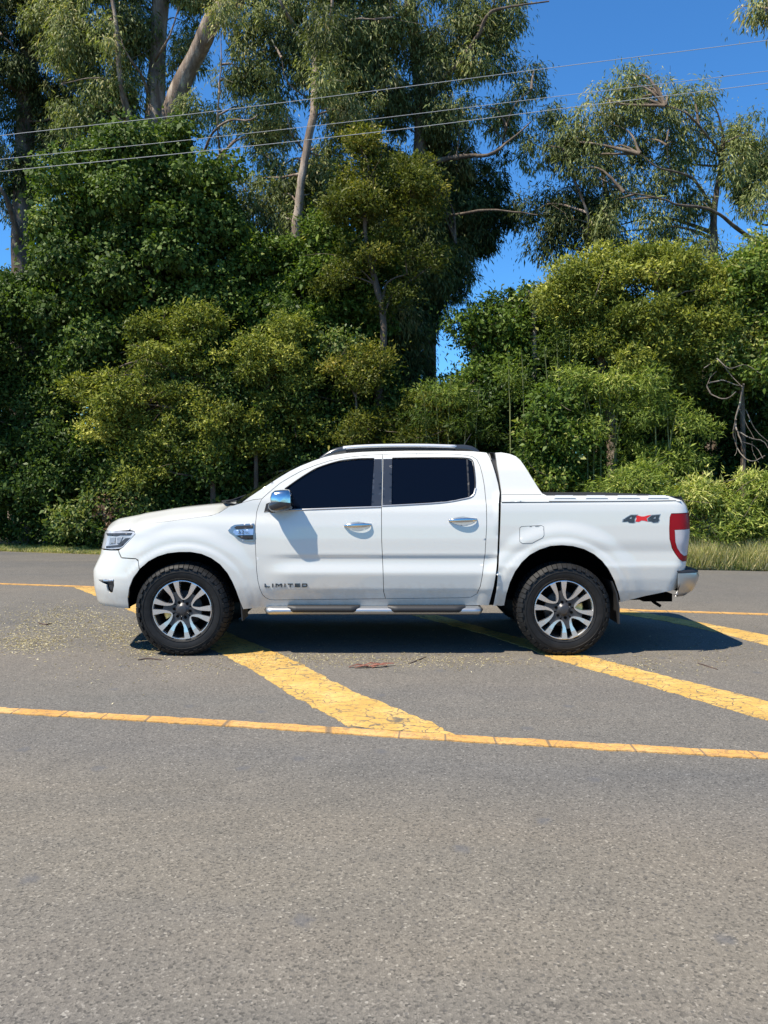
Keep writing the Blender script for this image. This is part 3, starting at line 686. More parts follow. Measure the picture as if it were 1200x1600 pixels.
sp_ = np.array([Psurf(*q, .03) for q in SZ(cut)]); g.grid(np.array([sp_ + [-.03, 0, 0], sp_ + [.03, 0, 0]])); g.build('gap_seal', M['black'], ROOT, True, both=YC)
# bed: rail cap, tonneau cover, inner walls, tailgate
cap_out = SZ([(858, 783), (950, 782.5), (1050, 781.3), (1062, 780.6)]); co = np.array([Psurf(*q) for q in cap_out]); 
xa_, xb_ = co[0, 0], co[-1, 0]
g = MB(); A = []
for x in np.linspace(xa_ - .35, xb_ - .002, 30):
    e = sm(xb_ - .12, xb_, x) * .035; y = Y0 + .045
    A.append([(x, y, 1.332), (x, y + .004, 1.352 - e * .6), (x, y + .018, 1.372 - e), (x, y + .035, 1.379 - e), (x, y + .09, 1.379 - e), (x, y + .095, 1.33)])
g.grid(np.array(A)); g.build('rail_cap', M['paint'], ROOT, True, both=YC)
for u0, u1 in ((868, 896), (917, 946), (966, 996), (1014, 1041)):
    p0, p1 = W(u0, 777, Y0 + .06), W(u1, 777, Y0 + .06); g = MB(); y = Y0 + .045
    g.grid(np.array([[(p0[0] - .02, y + .0035, 1.358), (p0[0], y + .014, 1.373), (p0[0], y + .035, 1.3815), (p0[0], y + .08, 1.3815)], [(p1[0] + .02, y + .0035, 1.358), (p1[0], y + .014, 1.373), (p1[0], y + .035, 1.3815), (p1[0], y + .08, 1.3815)]]) - [0, .003, 0]); g.build('cap_insert', M['capinsert'], ROOT, False, both=YC)
g = MB(); g.box(1.18, W(1018, 772, Y0 + .1)[0], Y0 + .12, 2 * YC - Y0 - .12, 1.37, 1.392); bevel(g.build('tonneau_cover', M['black'], ROOT), .008)
g = MB(); xt = float(np.interp(1.1, *XR)); zz = np.linspace(.60, 1.372, 12)
A = np.array([[(float(np.interp(min(z, 1.36), *XR)) + .015, y, z) for y in np.linspace(Y0 + D_R + .03, 2 * YC - Y0 - D_R - .03, 5)] for z in zz])
g.grid(A, flip=True); g.grid(A - [.06, 0, 0]); g.grid(np.array([A[-1], A[-1] - [.06, 0, 0]]), flip=True)
tg = g.build('tailgate', M['paint'], ROOT, True)
g = MB(); g.box(xt + .01, xt + .035, YC - .12, YC + .12, 1.08, 1.15); bevel(g.build('tailgate_handle', M['chrome'], tg), .008)
g = MB(); g.box(1.0, 2.6, Y0 + .16, Y0 + .18, .97, 1.36); g.box(1.0, 2.6, 2*YC - Y0 - .18, 2*YC - Y0 - .16, .97, 1.36); g.box(1.0, 2.6, Y0 + .16, 2*YC - Y0 - .16, .95, .97); g.build('bed_liner', M['black'], ROOT)

# chassis, axles, wheel housings
g = MB()
for y in (Y0 + .45, 2 * YC - Y0 - .53): g.box(-2.3, 2.45, y, y + .08, .42, .56)
for x in (-2.2, -1.1, -.2, .7, 2.2): g.box(x, x + .1, Y0 + .53, 2 * YC - Y0 - .53, .44, .54)
g.box(-1.35, .9, Y0 + .22, 2 * YC - Y0 - .22, .47, .62); g.box(-1.0, .6, Y0 + .6, Y0 + 1.3, .36, .47)
g.build('chassis', M['void'], ROOT)
g = MB(); g.tube([[1.514, Y0 + .3, .39], [1.514, 2 * YC - Y0 - .3, .39]], .045, 12); g.tube([[1.40, YC, .39], [1.63, YC, .39]], [.13, .13], 12); g.build('rear_axle', M['void'], ROOT, True)
g = MB(); g.tube([[-1.70, Y0 + .3, .37], [-1.70, 2 * YC - Y0 - .3, .37]], .035, 10); g.build('front_axle', M['void'], ROOT, True)
for px, cx in ((archF, AF), (archR, AR)):
    P = np.array([Psurf(*q) for q in SZ(px)]); g = MB(); A = []
    c = cx[0]
    for p in P:
        d = np.array([p[0] - c[0], 0, p[2] - c[2]]); d /= np.linalg.norm(d)
        A.append([p + [0, .004, 0] - d * .004, p + [0, .03, 0] - d * .006, p + d * .02 + [0, .10, 0], p + d * .03 + [0, .42, 0], np.array([c[0], p[1] + .43, c[2]]) + d * .1])
    g.grid(np.array(A)); g.build('wheel_arch_liner', M['void'], ROOT, True, both=YC)

# running board
def bar_board():
    g = MB(); A = []; x0 = W(410, 957, Y0 + .02)[0]; x1 = W(757.5, 954, Y0 + .02)[0]
    for x in np.linspace(x0, x1, 70):
        e = min(1, math.sqrt(max(0, 1 - (1 - min((x - x0) / .06, 1)) ** 2))) * min(1, math.sqrt(max(0, 1 - (1 - min((x1 - x) / .06, 1)) ** 2)))
        th = np.linspace(0, 2 * math.pi, 18, endpoint=False)
        A.append([(x, Y0 + .13 + .115 * e * np.sign(math.cos(t)) * abs(math.cos(t)) ** .8 * -1, .385 + .042 * e * np.sign(math.sin(t)) * abs(math.sin(t)) ** .8) for t in th])
    g.grid(np.array(A), closed_v=True); o = g.build('running_board', M['silver'], ROOT, True); 
    g = MB()
    V = np.array(A).reshape(-1, 3); V[:, 1] = 2 * YC - V[:, 1]; h = MB(); B = np.array(A); B[..., 1] = 2 * YC - B[..., 1]; h.grid(B, closed_v=True, flip=True); o2 = h.build('running_board', M['silver'], ROOT, True)
    for u0, u1 in ((449, 562), (606, 727)):
        a, b = W(u0, 952, Y0 + .03)[0], W(u1, 952, Y0 + .03)[0]
        g = MB(); A = []
        for t in np.linspace(0, 1, 24):
            x = a + (b - a) * t; e = sm(0, .08, t) * (1 - sm(.92, 1, t)); zz_ = .428 - .020 * e
            A.append([(x, Y0 + .030, .408 - .034 * e), (x, Y0 + .006 + .03 * (1 - e), .412 - .034 * e), (x, Y0 + .010 + .03 * (1 - e), .424), (x, Y0 + .045, .434), (x, Y0 + .19, .434), (x, Y0 + .2, .40)])
        g.grid(np.array(A)); g.build('tread_pad', M['black'], o, True)
        V = [(v[0], 2 * YC - v[1], v[2]) for v in g.V]; mesh_obj('tread_pad', V, [f[::-1] for f in g.Fs], M['black'], o2)
    g = MB()
    for x in (-.85, -.1, .6):
        g = MB(); g.box(x, x + .06, Y0 + .1, Y0 + .45, .37, .42); g.build('board_bracket', M['void'], ROOT, both=YC)
bar_board()
# rear bumper: chrome corner with dark step pad
def rear_bumper():
    prof = [(1086.5, 891), (1088, 897), (1085.5, 906), (1078.5, 919.5), (1063, 926), (1057, 923)]
    g = MB(); xs = np.array([W(u, v, Y0 + .28)[[0, 2]] for u, v in prof]); A = []
    ys = [(-.47, .03), (-.22, .03), (-.08, .08), (-.02, .17), (.0, .30), (.02, .6), (.03, YC - Y0)]
    for dx, y in ys: A.append([(x + dx * (1 if k < 4 else .6), Y0 + y, z) for k, (x, z) in enumerate(xs)])
    A = np.array(A); A = np.vstack([A, (A * [1, -1, 1] + [0, 2 * YC, 0])[::-1][1:]])
    # keep the side leg of the bumper behind the body corner
    A[0, :, 0] = np.maximum(A[0, :, 0], W(1061, 910, Y0)[0]); A[-1, :, 0] = A[0, :, 0]
    g.grid(A); o = g.build('rear_bumper', M['silver'], ROOT, True)
    g = MB(); B = []
    for r in A: q = r[0]; B.append([q + [0, 0, 0], q + [0, 0, .012], q + [-.03, 0, .024], np.array([xs[0][0] - .35, q[1], q[2] + .034])])
    g.grid(np.array(B)[:, ::-1]); g.build('step_pad', M['black'], o, True)
rear_bumper()
g = MB(); p = W(1005, 934, Y0 + .35); q = W(1047, 930, Y0 + .35); g.box(p[0], q[0] + .02, Y0 + .35, 2 * YC - Y0 - .35, .42, .49); g.box(q[0] - .20, q[0] - .12, YC - .04, YC + .04, .36, .5); 
g.tube([W(1018, 937, Y0 + .4), W(1022, 941, Y0 + .4), W(1032, 947, Y0 + .4)], .014, 6); g.build('tow_bracket', M['void'], ROOT)
g = MB(); g.tube([[1.9, Y0 + 1.3, .40], [2.45, Y0 + 1.3, .38]], .03, 10); g.build('exhaust_pipe', M['rust'], ROOT, True)
# mud flaps
mf = [(956, 905), (962, 915), (967, 935), (970, 955), (969.5, 974), (966, 976), (964, 960), (958, 945), (953, 942), (953, 915)]
V = []; Y_ = Y0 + .03
g = MB(); P = [W(u, v, Y_) for u, v in mf]
A = np.array([[W(957, 908, Y_), W(957, 908, Y_) + [0, .28, 0]], [W(965, 928, Y_), W(965, 928, Y_) + [0, .28, 0]], [W(968.5, 950, Y_), W(968.5, 950, Y_) + [0, .28, 0]], [W(968.5, 975, Y_), W(968.5, 975, Y_) + [0, .26, 0]]])
g.grid(A); g.grid(A[:, ::-1] + [-.012, 0, 0]); g.grid(np.array([A[:, 0], A[:, 0] - [.012, 0, 0]])); g.build('mud_flap', M['black'], ROOT, True, both=YC)
g = MB(); A = np.array([[W(376 + k * 1.2, 925 + k * 15, Y0 + .05), W(376 + k * 1.2, 925 + k * 15, Y0 + .05) + [0, .26, 0]] for k in range(4)]); g.grid(A); g.grid(A[:, ::-1] + [-.01, 0, 0]); g.grid(np.array([A[:, 0], A[:, 0] - [.01, 0, 0]])); g.build('mud_flap', M['black'], ROOT, True, both=YC)

# side vent with badge
vent = SZ([(356.5, 829), (361, 823), (367, 819.8), (380, 818.6), (397, 817.8), (397, 845.5), (388, 846), (377, 844), (370, 840), (364, 834)])
vt, vt2 = panel('side_vent', vent, M['ventchrome'], gap=0, off=-.010, fold=.014, parent=f_o, both=False), None
def one(name, px, mat, par, off, fold=.004, **kw):
    V, Fc = surf_mesh(SZ(px), gap=0, off=off, fold=fold, **kw); return mesh_obj(name, V, Fc, mat, par)
one('vent_mesh', [(366, 824.5), (370, 821.8), (396, 820.2), (396, 825.5), (370, 827)], M['black'], vt, -.012)
one('vent_mesh', [(370, 837), (376, 836.3), (396, 836), (396, 842.8), (384, 843.2), (377, 841.5)], M['black'], vt, -.012)
one('badge_strip', [(366, 828.3), (396.5, 826.5), (396.5, 835.5), (369, 836), (364.5, 831.5)], M['bluechrome'], vt, -.015)
def text_on(name, txt, u0, u1, v0, v1, mat, par, off=-.006, shear=0.0, bold=0.0):
    cu = bpy.data.curves.new('t', 'FONT'); cu.body = txt; cu.offset = bold; cu.resolution_u = 3; cu.shear = shear
    ob = bpy.data.objects.new('t', cu); C.objects.link(ob); dg = bpy.context.evaluated_depsgraph_get(); dg.update()
    me = bpy.data.meshes.new_from_object(ob.evaluated_get(dg)); bpy.data.objects.remove(ob)
    V = np.array([v.co[:] for v in me.vertices]); Fc = [tuple(p.vertices) for p in me.polygons]
    a = V.min(0); b = V.max(0); s0 = INV(u0, v1); s1 = INV(u1, v0)
    W_ = [Psurf(s0[0] + (s1[0] - s0[0]) * (v[0] - a[0]) / (b[0] - a[0]), s0[1] + (s1[1] - s0[1]) * (v[1] - a[1]) / (b[1] - a[1]), off) for v in V]
    return mesh_obj(name, W_, Fc, mat, par, smooth=False)
text_on('badge_text', '3.2', 373, 382, 828.4, 833.8, M['decal'], vt, -.0195, bold=.02)
text_on('badge_text', 'TDCi', 383, 390, 830.5, 833.8, M['decal'], vt, -.0195)
# the word on the door in wide block letters
def block_word(word, u0, u1, v0, v1, mat, par):
    n = len(word); ws = {'I': .35, 'M': 1.25}; tot = sum(ws.get(c, 1.0) for c in word) + .38 * (n - 1); un = (u1 - u0) / tot; x = u0; h = v1 - v0; t = h * .27; g = MB()
    for k, c in enumerate(word):
        w = ws.get(c, 1.0) * un; R_ = []
        yy0 = v0 - (x - u0) * .004
        if c == 'L': R_ = [(0, 0, t, h), (0, h - t, w, h)]
        if c == 'I': R_ = [(w/2 - t/2, 0, w/2 + t/2, h)]
        if c == 'M': R_ = [(0, 0, t, h), (w - t, 0, w, h), (t, 0, t + t * .9, h * .45), (w - t * 1.9, 0, w - t, h * .45), (w/2 - t*.6, h * .3, w/2 + t*.6, h * .75), (t, h*.2, w - t, h * .38)]
        if c == 'T': R_ = [(0, 0, w, t), (w/2 - t/2, t, w/2 + t/2, h)]
        if c == 'E': R_ = [(0, 0, t, h), (t, 0, w, t), (t, h/2 - t*.4, w, h/2 + t*.4), (t, h - t, w, h)]
        if c == 'D': R_ = [(0, 0, t, h), (t, 0, w - t*.5, t), (t, h - t, w - t*.5, h), (w - t, t*.5, w, h - t*.5)]
        for (a, b, c_, d) in R_:
            q = [INV(x + a, yy0 + d), INV(x + c_, yy0 + d), INV(x + c_, yy0 + b), INV(x + a, yy0 + b)]
            o_ = [Psurf(s, z, -.007) for s, z in q]; i_ = [Psurf(s, z, 0) for s, z in q]
            g.add(o_ + i_, [(0, 1, 2, 3), (0, 4, 5, 1), (1, 5, 6, 2), (2, 6, 7, 3), (3, 7, 4, 0)])
        x += w + .38 * un
    return g.build('door_lettering', mat, par)
block_word('LIMITED', 413.5, 480, 911.8, 917.6, M['decal'], fd)
# 4x4 sticker
def sticker():
    def px(L): return [(971.7 + x * 60.5 / 520, 802.9 + y * 14.6 / 125) for x, y in L]
    four1 = [(0, 108), (8, 72), (118, 8), (215, 6), (178, 66), (180, 118), (150, 125), (90, 120), (78, 104), (20, 108)]
    four2 = [(335, 60), (395, 12), (520, 2), (500, 60), (510, 84), (484, 118), (420, 122), (385, 104), (340, 102)]
    X_ = [(180, 12), (232, 26), (262, 34), (300, 34), (340, 22), (392, 12), (378, 30), (332, 62), (346, 104), (300, 92), (262, 88), (228, 108), (182, 104), (196, 62)]
    bs = bed_near
    for nm, L, mt in (('sticker', four1, 'decalgrey'), ('sticker', four2, 'decalgrey'), ('sticker', X_, 'redsticker')): one(nm, px(L), M[mt], bs, -.0015, .001)
    def sh(L, k=.82):
        c = np.mean(L, 0); return [tuple(c + (np.array(p) - c) * k) for p in L]
    for L in (four1, four2): one('sticker', px(sh(L, .86)), M['decal'], bs, -.0025, .001)
    # the open counters of the two fours
    one('sticker', px([(100, 62), (130, 38), (126, 66)]), M['decalgrey'], bs, -.0035, .001); one('sticker', px([(420, 62), (452, 36), (450, 64)]), M['decalgrey'], bs, -.0035, .001)
bed_near = [o for o in ROOT.children if o.name.startswith('bed_side')][0]
sticker()

# door handles
def handle(u0, u1, v, par):
    uc = (u0 + u1) / 2; w = (u1 - u0) / 2
    cup = [(uc + w * .92 * math.cos(t), v + 1.0 + (8.2 if math.sin(t) > 0 else 6.5) * math.sin(t) * (1 - .25 * abs(math.cos(t)))) for t in np.linspace(0, 2 * math.pi, 28, endpoint=False)]
    V, Fc = surf_mesh(SZ(cup), gap=0, off=.0, fold=0, step=.01, fn=lambda s, z, off: Psurf(s, z) + [0, -.0015, 0])
    def cupfn(s, z, off):
        a, b = INVc; r = math.hypot((s - a) / (w * .92 / 182), (z - b) / (7.6 / 182)); return Psurf(s, z, -.002 + .0 * max(0, 1 - r * r))
    INVc = INV(uc, v + 1)
    ring = SZ(cup); g = MB(); A = []
    mesh_obj('handle_cup', V, Fc, M['greytrim'], par)
    a = INV(u0, v + .8); b = INV(u1, v - .6); A = []
    for t in np.linspace(0, 1, 22):
        s = a[0] + (b[0] - a[0]) * t; z = a[1] + (b[1] - a[1]) * t
        arch = .032 * math.sin(math.pi * min(1, max(0, t))) ** .45 + .003; hh = .019 * (.35 + .65 * math.sin(math.pi * min(max(t, .03), .97)) ** .4)
        c = Psurf(s, z); A.append([c + [0, -arch - .008 * math.cos(q), hh * math.sin(q)] for q in np.linspace(0, 2 * math.pi, 12, endpoint=False)])
    g = MB(); g.grid(np.array(A), closed_v=True, flip=True); n = len(g.V); g.Fs.append(tuple(range(12))); g.Fs.append(tuple(range(n - 12, n))[::-1]); g.build('door_handle', M['chrome'], par, True)
handle(537.5, 580, 820.5, fd); handle(701, 745, 812.5, rd)
# door mirror
def mirror(par, side=0):
    # housing as stacked outlines: front (towards camera) outline is the picture's
    top = [(421, 785), (420.5, 777), (423, 770), (428, 766.5), (440, 765), (450, 765.2), (454, 768.5), (455.3, 778), (455.8, 786)]
    low = [(455.8, 786), (455.7, 792), (453.5, 795.5), (440, 798.5), (430, 800), (422, 799), (417.5, 794), (417.5, 789), (421, 785)]
    Yo = Y0 - .125
    for nm, L, mt in (('mirror_housing', top, 'chrome'), ('mirror_base', low, 'gloss_black')):
        P = np.array([W(u, v, Yo) for u, v in L]); c = W(438, 784, Yo); A = []
        for k, (dy, sc) in enumerate(((-.012, .36), (-.006, .64), (.008, .86), (.035, .97), (.08, 1.02), (.125, .96), (.145, .85))):
            q = c + (P - c) * sc; q = q + [0, dy, 0]; A.append(q)
        A.insert(0, np.repeat((c + np.array([0, -.014, 0]))[None], len(P), 0)); A = np.array(A)
        A.reshape(-1, 3)
        A = np.concatenate([A, np.repeat((c + np.array([0, .148, 0]))[None], len(P), 0)[None]])
        if side: A[..., 1] = 2 * YC - A[..., 1]
        g = MB(); g.grid(A, flip=not side)
        mesh_obj(nm, g.V, g.Fs, M[mt], par)
    g = MB(); a = W(424, 795, Y0 + .06); P = [W(436, 790, Yo + .13), W(430, 792, Y0 - .0), a + [0, .03, 0]]; P = np.array(P)
    if side: P[:, 1] = 2 * YC - P[:, 1]
    g.tube(P, [.035, .035, .045], 10); g.build('mirror_arm', M['gloss_black'], par, True)
    gl = np.array([W(455.5, 770, Yo + .02), W(456, 792, Yo + .02), W(456, 792, Yo + .15), W(455.5, 770, Yo + .15)]) + [.006, 0, 0]
    if side: gl[:, 1] = 2 * YC - gl[:, 1]
    mesh_obj('mirror_glass', gl, [(0, 1, 2, 3)], M['chrome'], par)
mirror(fd); mirror(fd2, 1)
dual('mirror_sail', SZ([(412.5, 800.5), (416, 787), (432, 781), (446, 763.5), (449, 764), (454, 797)]), M['black'], (fd, fd2), gap=0, off=-.002, fold=.006)

# ------------------------------------------------------------------ wheels
def wheel(cx, cy, cz, rot, side, steer=0.0):
    """axis along Y, outer face towards -Y (side 0) or +Y (side 1); local frame then moved"""
    def out(V):
        V = np.array(V, float).reshape(-1, 3).copy()
        if side: V[:, 1] *= -1
        c, s = math.cos(steer), math.sin(steer); V = np.stack([V[:, 0] * c - V[:, 1] * s, V[:, 0] * s + V[:, 1] * c, V[:, 2]], 1)
        return V * [1.026, 1, 1.026] + [cx, cy, cz]
    def mk(name, g, mat, par, smooth=True): return mesh_obj(name, out(g.V), [f[::-1] for f in g.Fs] if side else g.Fs, mat, par, smooth)
    def lathe(prof, n=96):
        g = MB(); th = np.linspace(0, 2 * math.pi, n, endpoint=False)
        g.grid(np.array([[(r * math.cos(t), y, r * math.sin(t)) for (r, y) in prof] for t in th]), closed_u=True); return g
    R0 = .392; Rr = .248
    # alloy face: six forked spokes cut from a plate, in polar sectors
    def pt(r, a): return (r * math.cos(a), r * math.sin(a))
    g = MB()
    def prism(poly, y0f, y1, inset=.0):
        vv, _, ff = delaunay_2d_cdt([Vector(p) for p in poly], [], [list(range(len(poly)))], 1, 1e-7)[:3]
        n = len(vv); V = [(v[0], y0f(math.hypot(v[0], v[1])), v[1]) for v in vv]
        Fs = []
        for f in ff:
            a, b, c = [vv[i] for i in f[:3]]; cr = (b[0]-a[0])*(c[1]-a[1]) - (b[1]-a[1])*(c[0]-a[0]); Fs.append(tuple(f) if cr > 0 else tuple(f[::-1]))
        V2 = [(p[0], y1, p[1]) for p in poly]; A = .5 * sum(poly[i][0]*poly[(i+1) % len(poly)][1] - poly[(i+1) % len(poly)][0]*poly[i][1] for i in range(len(poly)))
        b0 = n; V1 = [(p[0], y0f(math.hypot(*p)), p[1]) for p in poly]; m = len(poly)
        for i in range(m):
            j = (i + 1) % m; q = (b0 + i, b0 + m + i, b0 + m + j, b0 + j); Fs.append(q if A > 0 else q[::-1])
        return V + V1 + V2, Fs
    face = lambda r: -.018 + .022 * sm(.05, .16, r) * 0 - .012 * sm(.08, .24, r) + .012 * (1 - sm(.0, .08, r)) * 0
    gs = MB(); gp = MB()
    for k in range(6):
        am = rot + k * math.pi / 3
        for sg in (-1, 1):
            a = lambda deg: am + sg * R(deg)
            # polished finger: from the rim down then hooking round the U opening towards the neighbour fork
            poly = [pt(.243, a(5.8)), pt(.243, a(17.2)), pt(.19, a(16.8)), pt(.150, a(16.4)), pt(.122, a(19.5)), pt(.103, a(24)), pt(.094, a(30.02)), pt(.086, a(30.02)), pt(.090, a(22)), pt(.104, a(14)), pt(.128, a(8.8)), pt(.155, a(6.6)), pt(.19, a(6.0))]
            if sg < 0: poly = poly[::-1]
            V, Fs = prism(poly, face, .03); gs.add(V, Fs)
        # painted channel of the fork
        poly = [pt(.165, am - R(7)), pt(.16, am), pt(.165, am + R(7)), pt(.128, am + R(10)), pt(.104, am + R(15.5)), pt(.088, am + R(24)), pt(.055, am + R(30)), pt(.055, am - R(30)), pt(.088, am - R(24)), pt(.104, am - R(15.5)), pt(.128, am - R(10))][::-1]
        V, Fs = prism(poly, lambda r: -.006 - .004 * sm(.08, .2, r), .03); gp.add(V, Fs)
    al = mk('wheel', gs, M['alloy'], ROOT, False); bevel(al, .0025, 1)
    o = al
    # object origins are the truck's; sub-parts hang on the alloy
    mk('spoke_pocket', gp, M['gunmetal'], o, False)
    mk('rim', lathe([(Rr - .006, -.020), (Rr, -.022), (Rr + .002, -.016), (Rr - .002, -.008), (Rr - .010, .0), (Rr - .016, .04), (Rr - .03, .12), (Rr - .03, .20)]), M['alloy'], o)
    mk('rim_barrel', lathe([(Rr - .012, .002), (.222, .03), (.213, .10), (.21, .21), (.05, .215)]), M['barrel'], o)
    mk('centre_cap', lathe([(.0005, -.024), (.03, -.024), (.040, -.021), (.043, -.012), (.058, -.008), (.062, .0)], 48), M['gunmetal'], o)
    for k in range(6):
        gn = MB(); a = rot + k * math.pi / 3; c = np.array([.068 * math.cos(a), 0, .068 * math.sin(a)])
        gh = [c + [.0125 * math.cos(t), -.0115, .0125 * math.sin(t)] for t in np.linspace(0, 2 * math.pi, 12, endpoint=False)]; gn.add(gh, [tuple(range(12))])
        gn.tube([c + [0, -.004, 0], c + [0, -.014, 0]], [.008, .007], 6)
        mk('wheel_nut', gn, M['void'], o, False)
    mk('brake_disc', lathe([(.03, .075), (.15, .075), (.152, .08), (.152, .10), (.03, .10)], 64), M['rust'], o)
    gc = MB(); a0 = R(200) if cx < 0 else R(8)
    A = [[(r * math.cos(a0 + t), y, r * math.sin(a0 + t)) for (r, y) in ((.10, .022), (.160, .022), (.172, .04), (.172, .12), (.10, .12))] for t in np.linspace(-.17, .17, 8)]
    gc.grid(np.array(A), closed_v=True); gc.Fs.append((0, 1, 2, 3, 4)); gc.Fs.append(tuple(range(35, 40))[::-1]); mk('brake_caliper', gc, M['caliper'], o, False)
    # tyre
    prof = [(Rr - .004, -.012), (Rr + .003, -.022), (Rr + .012, -.027), (.278, -.034), (.305, -.0385), (.33, -.038), (.352, -.032), (.368, -.022), (.378, -.006), (.383, .02), (.385, .11), (.383, .20), (.378, .226), (.352, .252), (.30, .258), (.25, .24), (.222, .22)]
    g = lathe(prof, 128)
    # shoulder and sidewall lugs of an all-terrain tyre
    NL = 56
    def lug(th0, dth, y0, y1, r0, r1, sk=0.0):
        V = []
        for (r, sc) in ((r0, 1.0), (r1, .86)):
            for (y, s_) in ((y0, 0), (y1, 1)):
                for q in (-1, 1):
                    a = th0 + q * dth * sc + sk * s_; V.append((r * math.cos(a), y, r * math.sin(a)))
        g.add(V, [(0, 2, 3, 1), (4, 5, 7, 6), (0, 1, 5, 4), (2, 6, 7, 3), (0, 4, 6, 2), (1, 3, 7, 5)])
    step = 2 * math.pi / NL
    for k in range(NL):
        th = k * step; big = .44 if k % 2 else .40
        # shoulder block wrapping onto the sidewall
        for s0 in (-1, 1):
            ym = .11
            yo = (-.006 if s0 < 0 else .226); yi = (.042 if s0 < 0 else .178)
            lug(th + (0 if s0 < 0 else step / 2), step * big, yo, yi, .374, R0 + (.0 if k % 2 else -.002), .03)
        # sidewall part of the lug
        a0, a1 = th - step * big, th + step * big; r_in = .345 if k % 2 else .357
        q = [(r, y, aa) for (r, y) in ((r_in, -.0435), (.356, -.0375), (.372, -.026), (.3865, -.006)) for aa in ((a0, a1))]
        A = [[(r * math.cos(a0 + .02 * (r < .35)), y, r * math.sin(a0 + .02 * (r < .35))), (r * math.cos(a1 + .02 * (r < .35)), y, r * math.sin(a1 + .02 * (r < .35)))] for (r, y) in ((r_in, -.036), (r_in + .002, -.0445), (.358, -.0400), (.374, -.0285), (R0 - .001, -.006))]
        A2 = [[(r * math.cos(a_), y, r * math.sin(a_)) for a_ in (a0 - .008, a0, a1, a1 + .008)] for (r, y) in ((r_in, -.036), (r_in + .002, -.0445), (.358, -.0400), (.374, -.0285), (R0 - .001, -.006))]
        A2 = np.array(A2); A2[:, 0, 1] += .009; A2[:, 3, 1] += .009; g.grid(A2)
        for j, yc in enumerate((.075, .112, .15)):
            lug(th + step * (.25 + .33 * j), step * .36, yc - .014, yc + .014, .378, R0 - .001, .05 * (1 if j % 2 else -1))
    # raised ring near the bead and a ring at mid wall
    for (r, y) in ((.268, -.034), (.322, -.0405)):
        g2 = lathe([(r - .003, y + .004), (r, y - .0015), (r + .003, y + .004)], 96); g.add(g2.V, g2.Fs)
    t_ = mk('tyre', g, M['rubber'], o, False)
    me = t_.data
    fl_ = np.zeros(len(me.polygons), bool); fl_[:128 * 16] = True; me.polygons.foreach_set('use_smooth', fl_)
    return o
wy = Y0 + .045
wheel(WF[0] - .034, wy, WF[1] + .004, R(52.5), 0); wheel(WR[0] + .034, wy, WR[1] + .004, R(42.5), 0)
wheel(WF[0] - .034, 2 * YC - wy, WF[1] + .004, R(20), 1); wheel(WR[0] + .034, 2 * YC - wy, WR[1] + .004, R(30), 1)

# ------------------------------------------------------------------ vegetation
def unit(n): v = RNG.normal(size=(n, 3)); return v / np.linalg.norm(v, axis=1)[:, None]
def leaf_mesh(name, P, Nrm, Ax, L, Wd, tone, mat, parent):
    """one four-cornered folded leaf per point P; Nrm ~ facing, Ax ~ direction of the leaf"""
    n = len(P); NLEAF[0] += n
    Ax = Ax / (np.linalg.norm(Ax, axis=1)[:, None] + 1e-9)
    S = np.cross(Nrm, Ax); S /= (np.linalg.norm(S, axis=1)[:, None] + 1e-9); N2 = np.cross(Ax, S)
    L = L[:, None]; Wd = Wd[:, None]; fold = N2 * Wd * .18
    V = np.empty((n, 4, 3)); V[:, 0] = P; V[:, 1] = P + Ax * L * .42 + S * Wd * .5 + fold; V[:, 2] = P + Ax * L - N2 * L * .12; V[:, 3] = P + Ax * L * .42 - S * Wd * .5 + fold
    Fc = np.arange(n * 4, dtype=np.int32).reshape(n, 4)
    return mesh_obj(name, V.reshape(-1, 3), Fc, mat, parent, smooth=False, attr=np.repeat(np.clip(tone, 0, 1), 4))
LEAFK = dict(  # length, width, droop of the leaf, clump radius, clump stretch (x,z), share of leaves on the clump skin
 ivy=(.095, .066, .55, .30, 1.0, .6), dark=(.09, .046, .2, .30, 1.0, .5), olive=(.075, .030, -.2, .23, .85, .35), yellow=(.075, .028, -.1, .23, .85, .35),
 euc=(.13, .026, 1.2, .26, 1.35, .5), eucdark=(.13, .028, 1.2, .28, 1.35, .5), mid=(.095, .046, .1, .27, .9, .45), bright=(.10, .018, .15, .22, .8, .45))
DENS = 6.0; NLEAF = [0]
